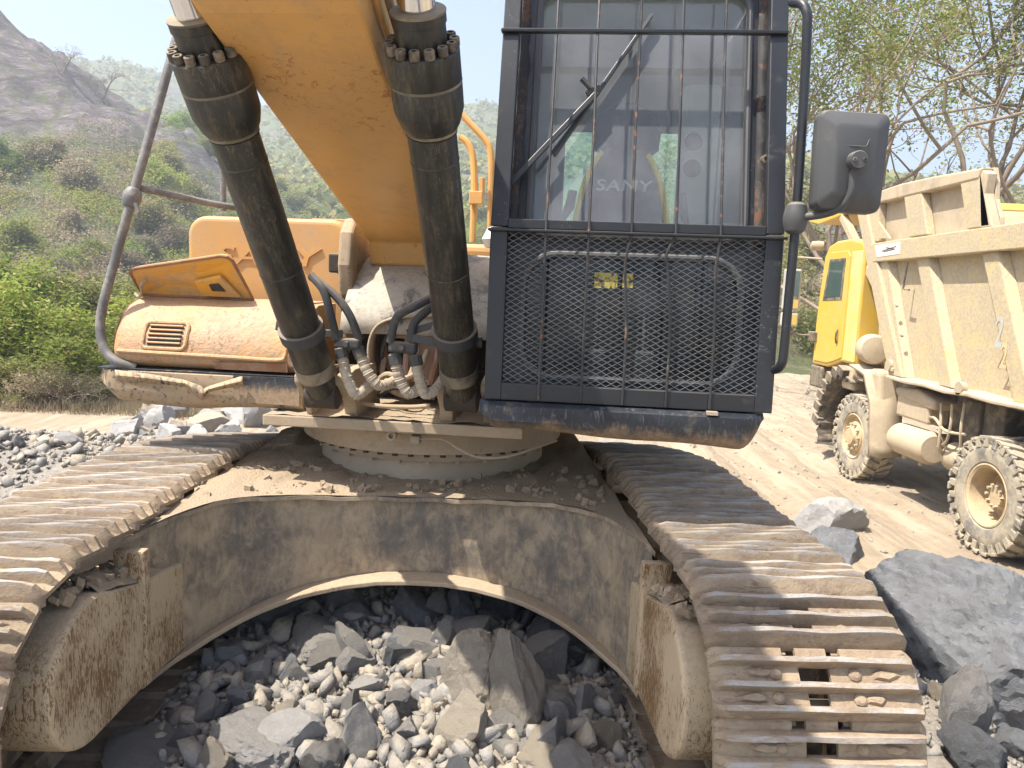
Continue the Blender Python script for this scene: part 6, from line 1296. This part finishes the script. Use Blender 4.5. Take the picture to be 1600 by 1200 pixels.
hill_shrubs(75, (-80, 330), (26, 78), [0, 0, 1, 2, 2, 3], (0.55, 1.0), LB, 'shrubs on the rocky hillside', lambda x, y, z: (z-1.75)/y < 0.12+0.07*rs.random())
hill_shrubs(75, (250, 800), (30, 150), [0, 0, 0, 1, 2, 3], (0.6, 1.1), LV, 'shrubs on the valley slope')
hill_shrubs(40, (1200, 1640), (30, 70), [2, 2, 1, 2], (0.7, 1.2), LC, 'shrubs on the bank beyond the road', lambda x, y, z: x > 0.36*y or y > 46)
# small bare trees on the skyline
BARE = tree_meshes(91, 5.0, 0.08, 4, (0.1, 0), None, 500, 0.07, 0.15, M['leaf_dry'], stems=3, spread=0.5, kids=(2, 3), up=0.1, first=0.35)
for px, Y, sc, lab in ((100, 82, 0.55, 'tiny bare tree on the rocky skyline at the left'), (160, 95, 0.75, 'small grey leafless tree on the ridge line right of the rocky hill')):
    x = aty(px, 200, Y).x; plant('skyline_tree', BARE, (x, Y, ground_h(x, Y)-0.2), sc*1.6, 1.0, lab, 'tree', names=('trunk', 'crown'))
# far scrub: one mass
def far_scrub():
    r2 = np.random.default_rng(5); Cs = []
    for _ in range(2600):
        Y = r2.uniform(110, 360); x = r2.uniform(-0.75, 0.8)*Y; z = ground_h(x, Y)
        if x < -30 and Y < 125: continue
        s = r2.uniform(1.0, 2.6); Cs.append(np.array([x, Y, z+s*0.5])+r2.normal(size=(26, 3))*np.array([s*0.6, s*0.6, s*0.35]))
    return quad_leaves('distant_scrub', np.concatenate(Cs), 0.75, M['leaf_olive'], 0.5, 0.7, r2)
tag(link('distant_scrub', far_scrub()), 'continuous scrub covering the far hazy ridge', 'scrub', kind='stuff')
# grass and litter at the foot of the shrubs
def grass(name, n, pxr, Yr, label, hgt, mat):
    r2 = np.random.default_rng(8); Y = r2.uniform(*Yr, n); X = np.array([aty(p, 480, y).x for p, y in zip(r2.uniform(*pxr, n), Y)]); Z = np.array([ground_h(a, b) for a, b in zip(X, Y)])
    hh = hgt*r2.uniform(0.4, 1.2, n); a = r2.uniform(0, 6.28, n); w_ = 0.006; dx, dy = np.cos(a)*w_, np.sin(a)*w_; lx, ly = r2.normal(size=n)*hh*0.4, r2.normal(size=n)*hh*0.4
    V = np.stack([np.stack([X-dx, Y-dy, Z-0.01], 1), np.stack([X+dx, Y+dy, Z-0.01], 1), np.stack([X+lx, Y+ly, Z+hh], 1)], 1).reshape(-1, 3)
    tag(link(name, np_mesh(name, V, np.arange(3*n).reshape(n, 3), mat)), label, 'grass', kind='stuff')
grass('dry_grass', 16000, (-150, 330), (11.0, 16.0), 'dry straw grass at the foot of the green shrubs', 0.22, M['leaf_dry'])
grass('dry_grass', 9000, (1215, 1700), (27, 45), 'dry grass along the far edge of the haul road', 0.6, M['leaf_dry'])
# ---------------------------------------------------------------- haze: the air over the valley
hz = MB(); hz.wbox(-480, 480, -150, 530, -2.2, 128); hzo = hz.build('haze'); hzo.data.materials.clear()
hm = bpy.data.materials.new('haze_air'); hm.use_nodes = True; ht = hm.node_tree; ht.nodes.clear()
ho = ht.nodes.new('ShaderNodeOutputMaterial'); pv = ht.nodes.new('ShaderNodeVolumePrincipled')
pv.inputs['Color'].default_value = (0.82, 0.89, 1.0, 1); pv.inputs['Density'].default_value = 0.0019; pv.inputs['Anisotropy'].default_value = 0.2
ht.links.new(pv.outputs[0], ho.inputs['Volume']); hzo.data.materials.append(hm); tag(hzo, kind='stuff')
